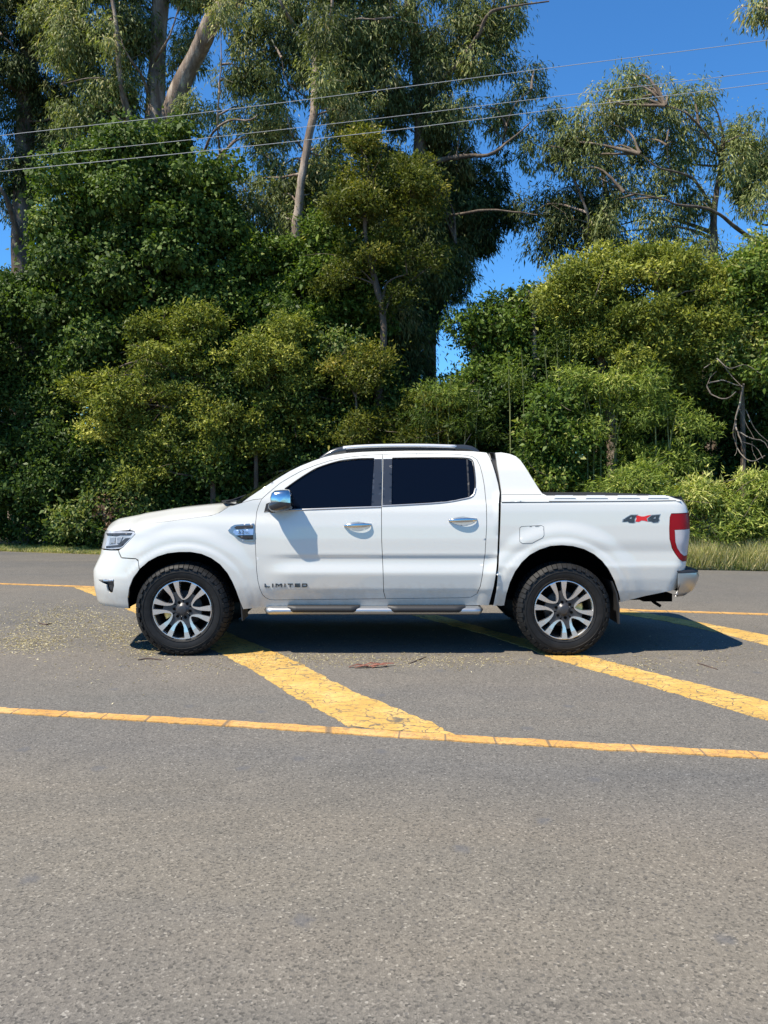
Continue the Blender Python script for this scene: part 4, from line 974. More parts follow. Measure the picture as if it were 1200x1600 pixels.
def blob_leaves(blobs, Y, kind, dens, tone_shift=0.0, lsc=1.0):
    """leaf positions for crown masses given as (px, py, rx, ry[, depth shift[, depth radius]]) in the picture, at depth Y"""
    L0, W0, droop, cr, st, skin = LEAFK[kind]; Ps, Ns, As, To, Cl = [], [], [], [], []
    for b in blobs:
        bt = RNG.normal(0, .07)
        u, v, rx, ry = b[:4]; dy = b[4] if len(b) > 4 else 0; yy = Y + dy
        c = W(u, v, yy); sx = rx * yy / F; sz = ry * yy / F; sy = b[5] if len(b) > 5 else (sx + sz) / 2 * .85
        nc = max(3, int(dens * 1.45 * (sx * sz + sx * sy * .6) / (cr * cr)))
        d = unit(nc); d[:, 1] -= .15; r = RNG.uniform(0.25, 1.0, nc) ** .45
        # ragged outline: lumpy radius
        r *= 1 + .18 * np.sin(3 * d[:, 0] * 2 + 5 * d[:, 2] + u) + .10 * np.sin(11 * d[:, 0] + 7 * d[:, 2] + v)
        cc = c + d * r[:, None] * [sx, sy, sz]; cs = cr * RNG.uniform(.5, 1.75, nc)
        ct = RNG.normal(0, .15, nc) + .10 * d[:, 2]
        for p, s, t, dd in zip(cc, cs, ct, d):
            nl = max(12, int(dens * DENS * 12.5 * s * s / (L0 * W0 * .5) * (.055 if kind in ('euc', 'eucdark', 'bright') else .075) * 2.2 / lsc ** 2 * RNG.uniform(.6, 1.3)))
            e = unit(nl); rr = RNG.uniform(.15, 1, nl) ** (.33 if RNG.random() < skin else .6)
            far = RNG.random(nl) < (.30 if kind in ('yellow', 'olive') else .2); rr = np.where(far, rr + np.minimum(RNG.exponential(.34, nl), .9), rr)
            q = p + e * (rr * s)[:, None] * [1.1, 1.0, .82 * st] + np.sin(e[:, [1, 2, 0]] * 6 + s * 40) * s * .16
            q[:, 2] -= .25 * s * (e[:, 0] ** 2) * (droop > .5)
            Ps.append(q); Ns.append(e * .75 + dd * .25 + [0, -.10, .40] + unit(nl) * .85)
            a = e * .7 + unit(nl) * .8; a[:, 2] -= droop; As.append(a)
            To.append(.5 + t + bt + tone_shift + RNG.normal(0, .19, nl)); Cl.append(p)
    P = np.vstack(Ps); n = len(P); sc = RNG.lognormal(0, .28, n) * .9 * lsc
    k = P[:, 2] > .04
    return (P[k], np.vstack(Ns)[k], np.vstack(As)[k], (L0 * sc)[k], (W0 * sc)[k], np.concatenate(To)[k]), np.array(Cl)
def crown(name, blobs, Y, kind, dens, parent, mat=None, **kw):
    a, cl = blob_leaves(blobs, Y, kind, dens, **kw); leaf_mesh(name, a[0], a[1], a[2], a[3], a[4], a[5], mat or LM[kind], parent); return cl
def wpath(pts, Y):
    return np.array([W(p[0], p[1], Y + (p[2] if len(p) > 2 else 0)) for p in pts])
def limb(g, P, r0, r1, n=8, wob=.03):
    Q = catmull(P, 6); m = len(Q); t = np.linspace(0, 1, m)
    Q = Q + np.cumsum(RNG.normal(0, wob * .3, Q.shape), 0) * (np.sin(t * math.pi))[:, None]
    r = (r0 + (r1 - r0) * t ** .85) * (1 + .08 * np.sin(t * 17 + RNG.uniform(0, 6)) + RNG.normal(0, .02, m)); g.tube(Q, np.maximum(r, .003), n); return Q
def tree(name, label, cat, base, Y, kind, blobs, trunks, bark='bark_brown', dens=1.0, group=None, twigs=18, limbs=(), spray=0, **kw):
    """base: picture x of the foot. trunks: [(points, r0, r1)], limbs the same, points are (px, py[, depth shift])"""
    b = W(base, 757, Y); root = empty(name, (b[0], Y, 0.0)); tag(root, label, cat, group)
    cl = crown('crown', blobs, Y, kind, dens, root, **kw)
    g = MB(); spine = []
    for pts, r0, r1 in trunks:
        P = wpath(pts, Y)
        if P[0][2] < 1.8: P[0][2] = -.05
        Q = limb(g, P, r0, r1, 12); spine.append(Q)
    if len(trunks) > 1:
        g.Fs = g.Fs
    tr = g.build('trunk', M[bark], root, True)
    sp = np.vstack(spine); g2 = MB()
    for pts, r0, r1 in limbs:
        P = wpath(pts, Y)
        if name == 'gum_tree': P = np.array([W(*pr(p), p[1] - 1.0 * min(1, 1.6 * k / (len(P) - 1))) for k, p in enumerate(P)])
        spine.append(limb(g2, P, r0 * (.72 if r0 < .2 else .84), r1 * .6, 8))
    sp = np.vstack(spine)
    # limbs grow from the stem to clumps of the crown
    idx = RNG.choice(len(cl), min(twigs, len(cl)), replace=False)
    for i in idx:
        c = cl[i]; d = np.linalg.norm((sp - c) * [1, 1, 1.0], axis=1) + np.maximum(0, sp[:, 2] - c[2] + .2) * 2.5; a = sp[np.argmin(d)]
        ln = np.linalg.norm(c - a); 
        if ln > 5 or ln < .2: continue
        mid = (a + c) / 2 + np.array([0, 0, .12 * ln]) + RNG.normal(0, .08 * ln, 3)
        limb(g2, np.array([a, mid, c]), min(.06, .014 + .016 * ln), .006, 5, .02)
    if spray:
        for i in RNG.choice(len(cl), min(spray, len(cl)), replace=False):
            c = cl[i]; e = c + RNG.normal(0, .35, 3) + [0, -.2, .1]; limb(g2, np.array([c, (c + e) / 2 + RNG.normal(0, .06, 3), e]), .008, .003, 4, .01)
    if g2.V: 
        bo = g2.build('branches', M[bark], tr, True)
    return root
GT = 'gum trees rising above the wood'; GU = 'bushy trees along the verge'
T = tree
# --- tall gums at the back
T('gum_tree', 'tall gum at the left edge with dark foliage and a bare pale fork', 'tree', 28, 21, 'eucdark',
  [(20, 30, 70, 60), (70, 90, 55, 60), (15, 150, 55, 60), (100, 30, 50, 45), (85, 170, 45, 50), (60, -60, 120, 70), (20, 250, 50, 45), (100, 230, 40, 40), (-70, 60, 80, 150), (130, 120, 30, 40), (60, 330, 45, 40, .6)],
  [([(34, 760), (35, 430), (36, 300), (38, 150), (45, 20), (50, -150)], .36, .16)], 'bark_brown', .8, GT, 40,
  limbs=[([(34, 400), (22, 345), (4, 300), (-30, 260)], .14, .06), ([(40, 120), (22, 80), (2, 55)], .06, .02), ([(38, 90), (60, 60), (100, 95), (130, 105)], .05, .015), ([(42, 190), (80, 185), (110, 160), (160, 140)], .04, .012)], spray=50)
T('gum_tree', 'huge forked gum with massive peeling trunks leaning apart above the ivy', 'tree', 245, 19.5, 'euc',
  [(170, 40, 60, 60), (215, 30, 40, 50), (130, 90, 45, 50), (300, 20, 35, 35), (285, 110, 22, 28), (330, 180, 25, 25), (150, 170, 60, 50), (310, -80, 140, 70), (150, -80, 110, 60), (90, 30, 45, 40), (205, 130, 35, 40), (300, 60, 25, 30), (350, -20, 40, 30), (350, 30, 12, 18, -1.8), (170, 70, 22, 34, -1.2), (290, 165, 12, 14, -1.6)],
  [([(245, 760), (245, 400), (243, 270), (236, 190), (240, 90), (248, 0), (255, -150)], .36, .16)], 'bark_pale', .75, GT, 40,
  limbs=[([(250, 330), (262, 215), (282, 140), (312, 80), (340, 28), (385, -12), (430, -60)], .36, .24), ([(238, 260), (205, 200), (186, 130), (180, 60), (172, -20)], .16, .07), ([(236, 170), (222, 120), (196, 85), (183, 45)], .06, .02),
         ([(342, 24), (335, -20), (320, -90)], .2, .1), ([(205, 160), (175, 135), (150, 120), (100, 130)], .04, .012), ([(240, 100), (262, 60), (280, 10)], .05, .02)], spray=50)
T('gum_tree', 'slim gum whose pale trunk climbs left of centre through grey green foliage', 'tree', 462, 19, 'euc',
  [(430, 40, 50, 45), (500, 30, 60, 45), (560, 60, 50, 50), (440, 120, 45, 45), (520, 130, 50, 50), (420, 200, 32, 38), (440, 290, 60, 50), (400, 350, 45, 50), (480, 350, 50, 50), (540, 210, 45, 45), (380, 60, 22, 32), (385, 120, 18, 22), (480, -70, 110, 60), (590, 150, 40, 50), (520, 290, 45, 50), (575, -30, 60, 40), (430, 400, 60, 50), (600, 80, 45, 60), (508, 132, 14, 14, -1.6), (505, 50, 16, 20, -1.4)],
  [([(458, 760), (460, 420, -.9), (466, 320, -1.0), (476, 250, -1), (492, 170, -.9), (492, 100, -.6), (486, 60, -.3), (470, 20), (455, -60)], .13, .05)], 'bark_pale', .85, GT, 45,
  limbs=[([(487, 66), (462, 42), (440, 10), (425, -30)], .09, .04), ([(492, 110), (506, 70), (516, 10), (520, -60)], .08, .05), ([(492, 160), (452, 130), (440, 90)], .03, .01), ([(478, 240), (455, 210), (448, 180)], .03, .01), ([(500, 60), (545, 30), (585, 30)], .05, .02)], spray=60)
T('gum_tree', 'bare forked gum stem leaning left with a crooked dark branch under the wires', 'tree', 336, 18.6, 'euc',
  [(340, 260, 22, 30), (360, 120, 18, 26), (375, 175, 18, 20), (350, 330, 26, 34), (395, 200, 15, 20)],
  [([(336, 760), (334, 420), (333, 330), (334, 275), (344, 245), (352, 235)], .13, .06)], 'bark_pale', .40, GT, 10,
  limbs=[([(333, 300), (322, 250), (318, 238)], .08, .05), ([(318, 240), (334, 205), (362, 188), (388, 188), (402, 180)], .045, .025), ([(344, 245), (338, 180), (343, 110), (345, 50)], .04, .015), ([(350, 240), (366, 262), (384, 300)], .04, .015)], spray=20)
T('gum_tree', 'broad dark gum in the middle with long limbs reaching right across the sky', 'tree', 640, 19.5, 'euc',
  [(640, 40, 55, 50), (700, 60, 50, 45), (760, 40, 40, 36), (730, 20, 60, 30), (800, 35, 22, 24), (660, 120, 50, 45), (720, 120, 40, 36), (640, 180, 50, 40), (770, 90, 26, 24), (700, -60, 90, 50), (800, 160, 30, 20), (840, 130, 24, 18), (850, 180, 16, 24), (780, 195, 34, 20), (720, 195, 40, 30), (828, 225, 16, 26), (690, 200, 40, 30)],
  [([(640, 760), (645, 500), (645, 380), (650, 280), (655, 200), (650, 100), (640, 0), (640, -80)], .20, .12)], 'bark_brown', .75, GT, 45,
  limbs=[([(655, 180), (685, 130), (715, 100), (745, 55), (762, 25), (800, 12), (858, 2)], .13, .025), ([(652, 260), (690, 248), (735, 240), (765, 240), (800, 215), (830, 190)], .12, .02), ([(650, 330), (700, 335), (760, 328), (810, 330), (840, 336)], .07, .02), ([(762, 25), (775, 0), (780, -40)], .04, .015), ([(785, 225), (800, 170), (830, 140)], .03, .01)], spray=60)
T('gum_tree', 'very dark hanging crown of the gum behind the olive tree', 'tree', 690, 20.5, 'eucdark',
  [(700, 270, 60, 40), (740, 310, 45, 34), (770, 260, 30, 26), (680, 340, 60, 50), (720, 370, 50, 40), (690, 430, 48, 50), (650, 480, 45, 60), (640, 400, 60, 60), (625, 560, 34, 50), (715, 430, 16, 26), (600, 300, 50, 60), (650, 300, 40, 50, -1.6), (640, 360, 44, 50, -1.6), (645, 430, 46, 50, -1.6), (630, 520, 36, 60, -1.8), (630, 600, 40, 60, -1.8), (600, 560, 40, 70, -1.8), (790, 330, 20, 24), (750, 350, 30, 30)],
  [([(668, 760), (672, 560), (678, 460), (690, 360), (705, 300), (730, 250)], .22, .08)], 'bark_brown', 1.0, GT, 30,
  limbs=[([(672, 480), (690, 420), (712, 380)], .08, .03), ([(668, 540), (650, 480), (640, 420)], .08, .03)], spray=20)
T('gum_tree', 'airy pale green gum standing against the sky at right with long bare limbs', 'tree', 1060, 19, 'euc',
  [(950, 140, 36, 34), (990, 120, 26, 24), (1010, 170, 50, 34), (930, 200, 36, 34), (980, 220, 50, 40), (1040, 215, 44, 36), (1080, 180, 34, 24), (1120, 215, 30, 22), (1150, 240, 28, 22), (900, 190, 26, 26), (920, 260, 40, 40), (985, 290, 45, 36), (1050, 280, 36, 28), (1110, 270, 30, 22), (1160, 205, 16, 16), (885, 215, 18, 18), (960, 340, 50, 30), (1030, 350, 44, 32), (1090, 330, 24, 30), (1110, 150, 22, 10), (1060, 150, 26, 16)],
  [([(1120, 760), (1118, 500), (1116, 400), (1114, 330), (1124, 260), (1130, 215)], .12, .05)], 'bark_brown', .62, GT, 40,
  limbs=[([(1190, 385), (1150, 355), (1110, 325), (1060, 318), (1030, 308), (975, 300)], .08, .02), ([(1126, 240), (1100, 205), (1070, 175), (1040, 165)], .05, .015), ([(1116, 330), (1080, 280), (1030, 265), (1000, 240)], .06, .015), ([(1060, 318), (1045, 260), (1042, 220)], .03, .01), ([(1124, 230), (1146, 215), (1170, 208)], .03, .01)], spray=60)
T('gum_tree', 'smaller gum with pale stems and sparse dark leaves over the gap of sky', 'tree', 930, 19.8, 'eucdark',
  [(900, 290, 30, 28), (870, 310, 30, 30), (850, 350, 34, 28), (820, 335, 18, 18), (900, 350, 40, 36), (940, 380, 40, 30), (880, 250, 24, 28), (930, 310, 36, 36), (865, 375, 16, 20)],
  [([(936, 760), (942, 520), (946, 430), (945, 360), (948, 320), (940, 260)], .13, .05)], 'bark_pale', .7, GT, 30,
  limbs=[([(938, 380), (920, 330), (895, 270), (880, 235), (857, 228)], .06, .025), ([(946, 400), (950, 350), (945, 328)], .08, .06), ([(915, 400), (917, 350), (905, 300)], .07, .04)], spray=40)
T('gum_tree', 'pale stemmed gum at the right edge partly behind the yellow green canopy', 'tree', 1165, 18.5, 'euc',
  [(1180, 330, 30, 30), (1140, 400, 36, 28), (1195, 400, 30, 40), (1100, 385, 26, 24), (1250, 300, 40, 70), (1190, 20, 14, 10, -4), (1202, 2, 18, 10, -4)],
  [([(1105, 760), (1104, 560), (1103, 470), (1110, 400), (1114, 370)], .12, .05)], 'bark_pale', .5, GT, 20,
  limbs=[([(1220, 600), (1240, 400), (1230, 200), (1225, 60), (1195, 15, -4)], .14, .02)], spray=30)
def bunya():
    b = W(1235, 757, 20); root = empty('pine_tree', (b[0], 20, 0)); tag(root, 'pine with dark round leaf tufts on curling bare arms at the right edge', 'tree')
    g = MB(); limb(g, wpath([(1235, 760), (1235, 500), (1233, 300), (1230, 150)], 20), .2, .08, 10); tr = g.build('trunk', M['bark_brown'], root, True)
    g = MB()
    for p in ([(1233, 330), (1205, 350), (1182, 345), (1178, 325)], [(1233, 290), (1205, 305), (1180, 290), (1168, 285)], [(1232, 300), (1200, 285), (1186, 265)], [(1233, 345), (1200, 330), (1165, 330)]): limb(g, wpath(p, 20), .035, .015, 6, .01)
    g.build('branches', M['bark_brown'], tr, True)
    crown('crown', [(1186, 250, 22, 16), (1162, 284, 14, 14), (1200, 245, 16, 14)], 20, 'eucdark', 1.3, root)
bunya()
# --- middle layer
T('ivy_clad_tree', 'tall tree smothered in glossy dark ivy in front of the forked gum', 'tree', 225, 17.6, 'ivy',
  [(230, 240, 80, 50), (170, 270, 60, 60), (290, 290, 70, 70), (120, 320, 55, 60), (220, 330, 100, 80), (310, 370, 60, 70), (140, 400, 80, 70), (230, 430, 100, 70), (330, 450, 50, 70), (90, 460, 50, 60), (300, 500, 80, 60), (170, 500, 80, 60), (265, 215, 40, 26)],
  [([(225, 760), (228, 600), (232, 400), (235, 260)], .35, .2)], 'bark_brown', 1.0, GU, 12)
T('broadleaf_tree', 'dark green tree filling the space between the ivy clad tree and the olive tree', 'tree', 430, 17.8, 'mid',
  [(420, 420, 60, 50), (470, 440, 60, 50), (390, 470, 50, 60), (530, 460, 45, 60), (520, 380, 50, 50), (440, 500, 80, 50), (560, 520, 50, 50), (375, 400, 30, 50), (560, 430, 50, 60), (480, 550, 80, 60)],
  [([(430, 760), (432, 600), (436, 440)], .16, .08)], 'bark_brown', .95, GU, 20, tone_shift=-.12)
T('olive_leaved_tree', 'upright tree with bronze olive foliage on a crooked grey trunk at the centre', 'tree', 594, 16.9, 'olive',
  [(560, 250, 50, 36), (610, 270, 55, 42), (650, 290, 40, 36), (540, 300, 38, 36), (600, 330, 50, 36), (650, 340, 36, 30), (555, 350, 30, 30), (630, 390, 40, 30), (560, 225, 26, 16), (665, 300, 22, 28), (590, 400, 36, 30), (530, 430, 30, 22), (662, 420, 24, 30), (605, 455, 34, 24), (545, 390, 22, 24)],
  [([(592, 760), (594, 650), (592, 600), (600, 540), (597, 470), (580, 410), (571, 370), (570, 310)], .12, .04)], 'bark_brown', .55, GU, 30, tone_shift=-.10,
  limbs=[([(598, 475), (606, 440), (636, 428)], .05, .02), ([(582, 415), (600, 380), (625, 340)], .04, .015), ([(598, 500), (615, 460), (640, 440)], .03, .01)], spray=25)
T('broadleaf_tree', 'wide yellow green tree crown filling the right side above the bamboo', 'tree', 985, 15.8, 'yellow',
  [(930, 430, 60, 40), (1000, 430, 70, 42), (1060, 440, 55, 40), (1000, 490, 100, 55), (920, 500, 60, 50), (1080, 500, 50, 60), (900, 450, 45, 40), (1040, 550, 70, 50), (950, 560, 60, 50), (1000, 400, 40, 20), (860, 470, 28, 26), (1040, 405, 40, 18)],
  [([(960, 760), (955, 650), (940, 560), (925, 500), (915, 430)], .13, .05)], 'bark_pale', .85, GU, 30, tone_shift=-.02,
  limbs=[([(950, 600), (990, 540), (1030, 480)], .07, .02)], spray=20)
T('broadleaf_tree', 'dense mid green tree leaning in at the right edge with dead twigs beneath', 'tree', 1170, 15.6, 'mid',
  [(1170, 440, 45, 40), (1130, 470, 36, 40), (1190, 500, 45, 60), (1140, 530, 45, 50), (1230, 450, 60, 80), (1170, 580, 50, 50), (1110, 540, 30, 40), (1150, 410, 26, 20)],
  [([(1165, 760), (1160, 640), (1150, 560), (1165, 470)], .06, .03)], 'bark_brown', .9, GU, 24, tone_shift=.12, spray=20)
T('broadleaf_tree', 'loose blue green tree under the gap of sky right of the cab', 'tree', 745, 17, 'mid',
  [(755, 508, 34, 26), (775, 535, 40, 36), (725, 600, 46, 34), (790, 580, 50, 50), (760, 486, 22, 14), (810, 510, 30, 36), (855, 520, 34, 50), (690, 630, 40, 26)],
  [([(745, 760), (748, 640), (742, 560), (740, 500)], .10, .04)], 'bark_brown', .8, GU, 24, tone_shift=-.1, spray=20)
def snag():
    b = W(832, 757, 16.6); root = empty('dead_tree', (b[0], 16.6, 0)); tag(root, 'dead broken stem with a forked top sticking up right of the cab', 'dead tree')
    g = MB(); P = wpath([(836, 760), (833, 620), (834, 560), (832, 500), (834, 450)], 16.6); P[0][2] = -.05; limb(g, P, .085, .05, 10); tr = g.build('trunk', M['bark_dead'], root, True)
    g = MB()
    for p in ([(833, 470), (840, 458), (848, 448)], [(833, 480), (826, 460), (824, 444)], [(834, 475), (855, 472), (868, 492), (862, 500)], [(833, 500), (845, 475), (858, 478)]): limb(g, wpath(p, 16.6), .03, .01, 6, .02)
    g.build('branches', M['bark_dead'], tr, True); crown('crown', [(830, 460, 10, 14)], 16.6, 'ivy', .6, root)  # the leaves called crown are an ivy tuft on the dead stem
snag()
# --- front layer
T('shrub', 'tall dark shrub filling the lower left corner of the wood', 'shrub', 40, 18.0, 'dark',
  [(30, 480, 60, 50), (95, 500, 50, 50), (30, 560, 60, 60), (100, 590, 50, 60), (20, 650, 60, 60), (90, 680, 55, 60), (30, 740, 60, 60), (100, 760, 55, 55), (-60, 600, 70, 160), (30, 810, 60, 40), (110, 820, 50, 30)],
  [([(40, 800), (40, 650), (36, 520)], .12, .05), ([(100, 800), (96, 680), (92, 560)], .08, .04)], 'bark_brown', .95, GU, 14)
T('feathery_tree', 'yellow green feathery tree glowing in the sun left of the cab', 'tree', 330, 16.5, 'yellow',
  [(300, 520, 60, 34), (260, 560, 60, 40), (340, 560, 60, 45), (300, 610, 60, 40), (220, 600, 40, 40), (180, 640, 40, 34), (230, 650, 40, 34), (320, 660, 60, 34), (400, 560, 50, 40), (450, 540, 40, 36), (440, 590, 45, 34), (380, 640, 45, 30), (290, 690, 55, 26), (225, 710, 34, 34), (160, 620, 26, 24), (430, 640, 40, 24), (300, 500, 40, 20), (460, 510, 26, 18), (215, 745, 20, 22), (270, 730, 40, 20), (340, 700, 44, 22), (140, 600, 20, 20), (480, 600, 26, 34), (470, 660, 34, 24), (410, 690, 40, 20), (250, 520, 40, 24), (170, 680, 30, 22)],
  [([(335, 800), (332, 700), (325, 620), (310, 540)], .07, .03), ([(400, 800), (404, 680), (420, 600), (430, 540)], .05, .03)], 'bark_brown', .72, GU, 36, tone_shift=-.04, spray=40)
T('shrub', 'dark leafy shrub behind the yellow green tree and above the bonnet', 'shrub', 400, 17.2, 'dark',
  [(200, 700, 50, 60), (280, 740, 60, 60), (360, 720, 60, 60), (440, 700, 60, 60), (500, 640, 50, 60), (480, 740, 60, 50), (160, 560, 40, 60), (150, 740, 40, 60), (540, 720, 50, 60), (380, 800, 90, 40), (240, 810, 80, 36), (340, 610, 90, 60), (560, 640, 50, 60), (540, 580, 50, 50)],
  [([(400, 800), (400, 700), (396, 600)], .1, .04)], 'bark_brown', .95, GU, 20, tone_shift=-.1)
T('shrub', 'small glossy green shrub above the nose of the pickup', 'shrub', 190, 16.8, 'dark',
  [(200, 790, 36, 26), (150, 800, 26, 24), (215, 760, 22, 20), (245, 790, 24, 20), (130, 820, 22, 16), (190, 740, 20, 26), (150, 835, 26, 10)],
  [([(190, 850), (195, 800), (200, 760)], .04, .02)], 'bark_brown', .9, GU, 10, tone_shift=.16)
T('shrub', 'patch of brown dead leaves and stems beside the glossy shrub', 'dead shrub', 175, 16.6, 'dark',
  [(180, 802, 10, 14), (190, 822, 12, 10)], [([(178, 850), (178, 800)], .02, .01)], 'bark_brown', .3, None, 8, mat=LM['dead'], spray=12)
T('shrub', 'sunlit olive sprigs over the cab roof below the olive tree', 'shrub', 560, 16.3, 'olive',
  [(560, 610, 26, 20), (545, 575, 26, 20), (600, 660, 36, 26), (660, 640, 40, 26), (690, 665, 36, 26), (640, 690, 50, 26), (560, 670, 40, 30), (710, 640, 26, 22), (580, 560, 20, 20)],
  [([(560, 800), (560, 700), (556, 620)], .05, .02), ([(670, 800), (668, 700), (664, 640)], .05, .02)], 'bark_brown', .6, GU, 20, tone_shift=-.02, spray=20)
T('shrub', 'dark thicket behind the cab and sports bar', 'shrub', 720, 16.9, 'dark',
  [(620, 720, 60, 50), (700, 720, 60, 50), (780, 680, 50, 60), (820, 640, 40, 50), (640, 640, 50, 50), (800, 740, 60, 50), (880, 700, 60, 60), (900, 620, 60, 50), (960, 680, 60, 60), (1040, 660, 60, 60), (1100, 640, 60, 60), (1180, 660, 60, 60), (1080, 720, 60, 50), (1160, 740, 70, 50), (900, 780, 80, 40), (700, 790, 90, 40), (840, 590, 40, 50), (1180, 600, 50, 50)],
  [([(720, 800), (722, 700), (716, 620)], .1, .04)], 'bark_brown', .9, GU, 20, tone_shift=-.12)
T('shrub', 'round leafy green shrub just right of the sports bar', 'shrub', 860, 14.9, 'mid',
  [(850, 650, 32, 26), (880, 690, 40, 34), (845, 700, 36, 36), (900, 740, 40, 34), (860, 750, 40, 30), (820, 690, 22, 26), (870, 630, 22, 20)],
  [([(862, 820), (864, 740), (858, 660)], .05, .02)], 'bark_brown', .85, GU, 16, tone_shift=-.02, spray=10)
def bamboo(label, x, Y, culms, blobs, dens=.8, ts=0.0, group='bamboo clumps at right'):
    b = W(x, 757, Y); root = empty('bamboo', (b[0], Y, 0)); tag(root, label, 'bamboo', group)
    g = MB()
    for (x0, x1, top) in culms:
        P = np.array([W(x0, 757, Y), W((x0 * 2 + x1) / 3, (top + 757) / 2, Y), W(x1, top, Y - .2)]); P[0][2] = -.03; limb(g, P, .022, .007, 6, .02)
    g.build('culms', LM['olive'] if False else M['culm'], root, True)
    crown('crown', blobs, Y, 'bright', dens, root, tone_shift=ts)
M['culm'] = pbr('bamboo_culm', (.16, .17, .06), .5, var=.3)
bamboo('tall bamboo tuft with bright upright sprays at the middle of the right thicket', 930, 14.8, [(920, 905, 590), (940, 935, 570), (960, 970, 600), (930, 915, 610), (950, 990, 620)],
  [(920, 600, 30, 24), (945, 620, 30, 26), (910, 640, 26, 26), (940, 670, 34, 30), (980, 650, 26, 26), (925, 720, 30, 26), (900, 590, 14, 14)], .5, -.05)
bamboo('bamboo clump with arching yellow green tips in the right thicket', 1040, 14.6, [(1030, 1010, 600), (1050, 1040, 620), (1070, 1090, 640), (1040, 1060, 640)],
  [(1000, 650, 26, 20), (1030, 640, 24, 20), (1060, 660, 30, 24), (1090, 670, 26, 22), (1040, 700, 36, 26), (1000, 700, 26, 22), (1080, 710, 30, 22), (1010, 600, 18, 16)], .5, -.04)
bamboo('feathery olive bamboo rising straight behind the cab roof', 690, 15.9, [(690, 680, 590), (700, 705, 580), (720, 735, 610), (740, 750, 600), (670, 660, 610)],
  [(690, 630, 30, 26), (720, 650, 30, 30), (660, 650, 28, 24), (740, 640, 22, 26), (700, 680, 50, 26), (770, 660, 26, 30)], .4, -.3)
bamboo('dim bamboo stand in shade beside the dead stem', 880, 15.6, [(875, 870, 520), (885, 890, 500), (895, 900, 540), (860, 850, 540), (800, 795, 560), (820, 815, 545)],
  [(880, 560, 26, 34), (870, 600, 24, 26), (895, 530, 18, 24), (810, 600, 24, 30)], .5, -.3)
T('shrub', 'pale bright green feathery bush behind the truck bed', 'shrub', 1000, 13.95, 'bright',
  [(1000, 750, 46, 24), (950, 765, 30, 20), (1050, 760, 40, 26), (1010, 790, 60, 26), (980, 735, 24, 14)],
  [([(1000, 860), (1000, 790)], .03, .01)], 'bark_brown', .7, GU, 6, tone_shift=.12, spray=10)
T('shrub', 'light green spreading bush at the right edge above the long grass', 'shrub', 1140, 13.7, 'bright',
  [(1110, 780, 40, 30), (1160, 770, 40, 28), (1100, 820, 36, 30), (1150, 815, 45, 34), (1200, 800, 40, 44), (1080, 770, 26, 22), (1190, 750, 30, 16), (1095, 850, 26, 20), (1250, 800, 50, 50), (1160, 850, 50, 18)],
  [([(1140, 880), (1140, 800)], .03, .01)], 'bark_brown', .75, GU, 6, tone_shift=.14, spray=10)
# dead hanging tangle at the right
def tangle():
    Y = 14.9; b = W(1160, 757, Y); root = empty('dead_branch', (b[0], Y, W(1150, 600, Y)[2])); tag(root, 'bleached tangle of dead branches hanging at the right edge', 'dead branch')
    g = MB()
    for p, r in (([(1162, 600), (1156, 630), (1150, 660), (1158, 690), (1165, 715)], .022), ([(1150, 655), (1146, 680), (1155, 705), (1175, 718), (1195, 712)], .016), ([(1155, 675), (1172, 685), (1190, 690), (1200, 700)], .016), ([(1158, 690), (1180, 700), (1192, 716)], .012), ([(1104, 602), (1112, 616), (1135, 622), (1150, 612)], .018), ([(1108, 598), (1130, 596), (1152, 602), (1160, 606)], .014), ([(1120, 560), (1140, 575), (1165, 570), (1190, 585)], .012), ([(1130, 570), (1145, 590), (1160, 604)], .012), ([(1165, 640), (1180, 670), (1200, 690)], .012), ([(1156, 640), (1163, 660), (1178, 684)], .01), ([(1148, 670), (1152, 700), (1148, 712)], .008), ([(1175, 690), (1176, 705), (1185, 722)], .008), ([(1120, 580), (1110, 590), (1104, 602)], .01), ([(1100, 575), (1125, 560), (1150, 566)], .008)):
        limb(g, wpath([(a, c, RNG.normal(0, .12)) for a, c in p], Y), r, r * .45, 6, .015)
    g.build('branches', M['bark_dead'], root, True)
tangle()
# --- the far wood that closes the gaps low down: one mass
def far_wood():
    bl = []
    for x in np.arange(-160, 1400, 60):
        t = 470 if x < 610 else (660 if x < 800 else 520)
        for v in np.arange(t, 840, 70): bl.append((x + RNG.uniform(-15, 15), v + RNG.uniform(-15, 15), 45, 45, RNG.uniform(0, 3), 1.0))
    for x in list(np.arange(-1500, -180, 120)) + list(np.arange(1420, 2900, 120)):
        for v in np.arange(330, 840, 110): bl.append((x + RNG.uniform(-25, 25), v + RNG.uniform(-25, 25), 85, 75, RNG.uniform(-2, 3), 1.2))
    a, _ = blob_leaves(bl, 23, 'dark', .8, tone_shift=-.2, lsc=1.9)
    o = leaf_mesh('far_wood', *a, LM['dark'], None); tag(o, 'dark mass of further woodland behind the roadside trees', 'woodland', kind='stuff')
far_wood()
# --- grass on the verge
def blades(name, pts, h, w, tone, label, lean=.35, mat='grass'):
    n = len(pts); a = unit(n) * lean; a[:, 2] = 1; nn = unit(n); nn[:, 2] *= .3
    o = leaf_mesh(name, pts, nn, a, h, w, tone, LM[mat], None); tag(o, label, 'grass', kind='stuff')
n = 26000; x = RNG.uniform(-11, -3.2, n); e = RNG.gamma(1.8, .22, n); P = np.stack([x, edgeY(x) + .02 + e, np.zeros(n)], 1)
blades('short_grass', P, RNG.uniform(.03, .12, n) * (1 + e * .5), RNG.uniform(.006, .014, n), np.clip(.75 - e * .35 + RNG.normal(0, .2, n), 0, 1), 'thin strip of short dry grass along the road edge at left', .8)
n = 60000; x = RNG.uniform(4.2, 9.5, n); e = np.abs(RNG.normal(.30, .32, n)); P = np.stack([x, edgeY(x) + .0 + e, np.zeros(n)], 1)
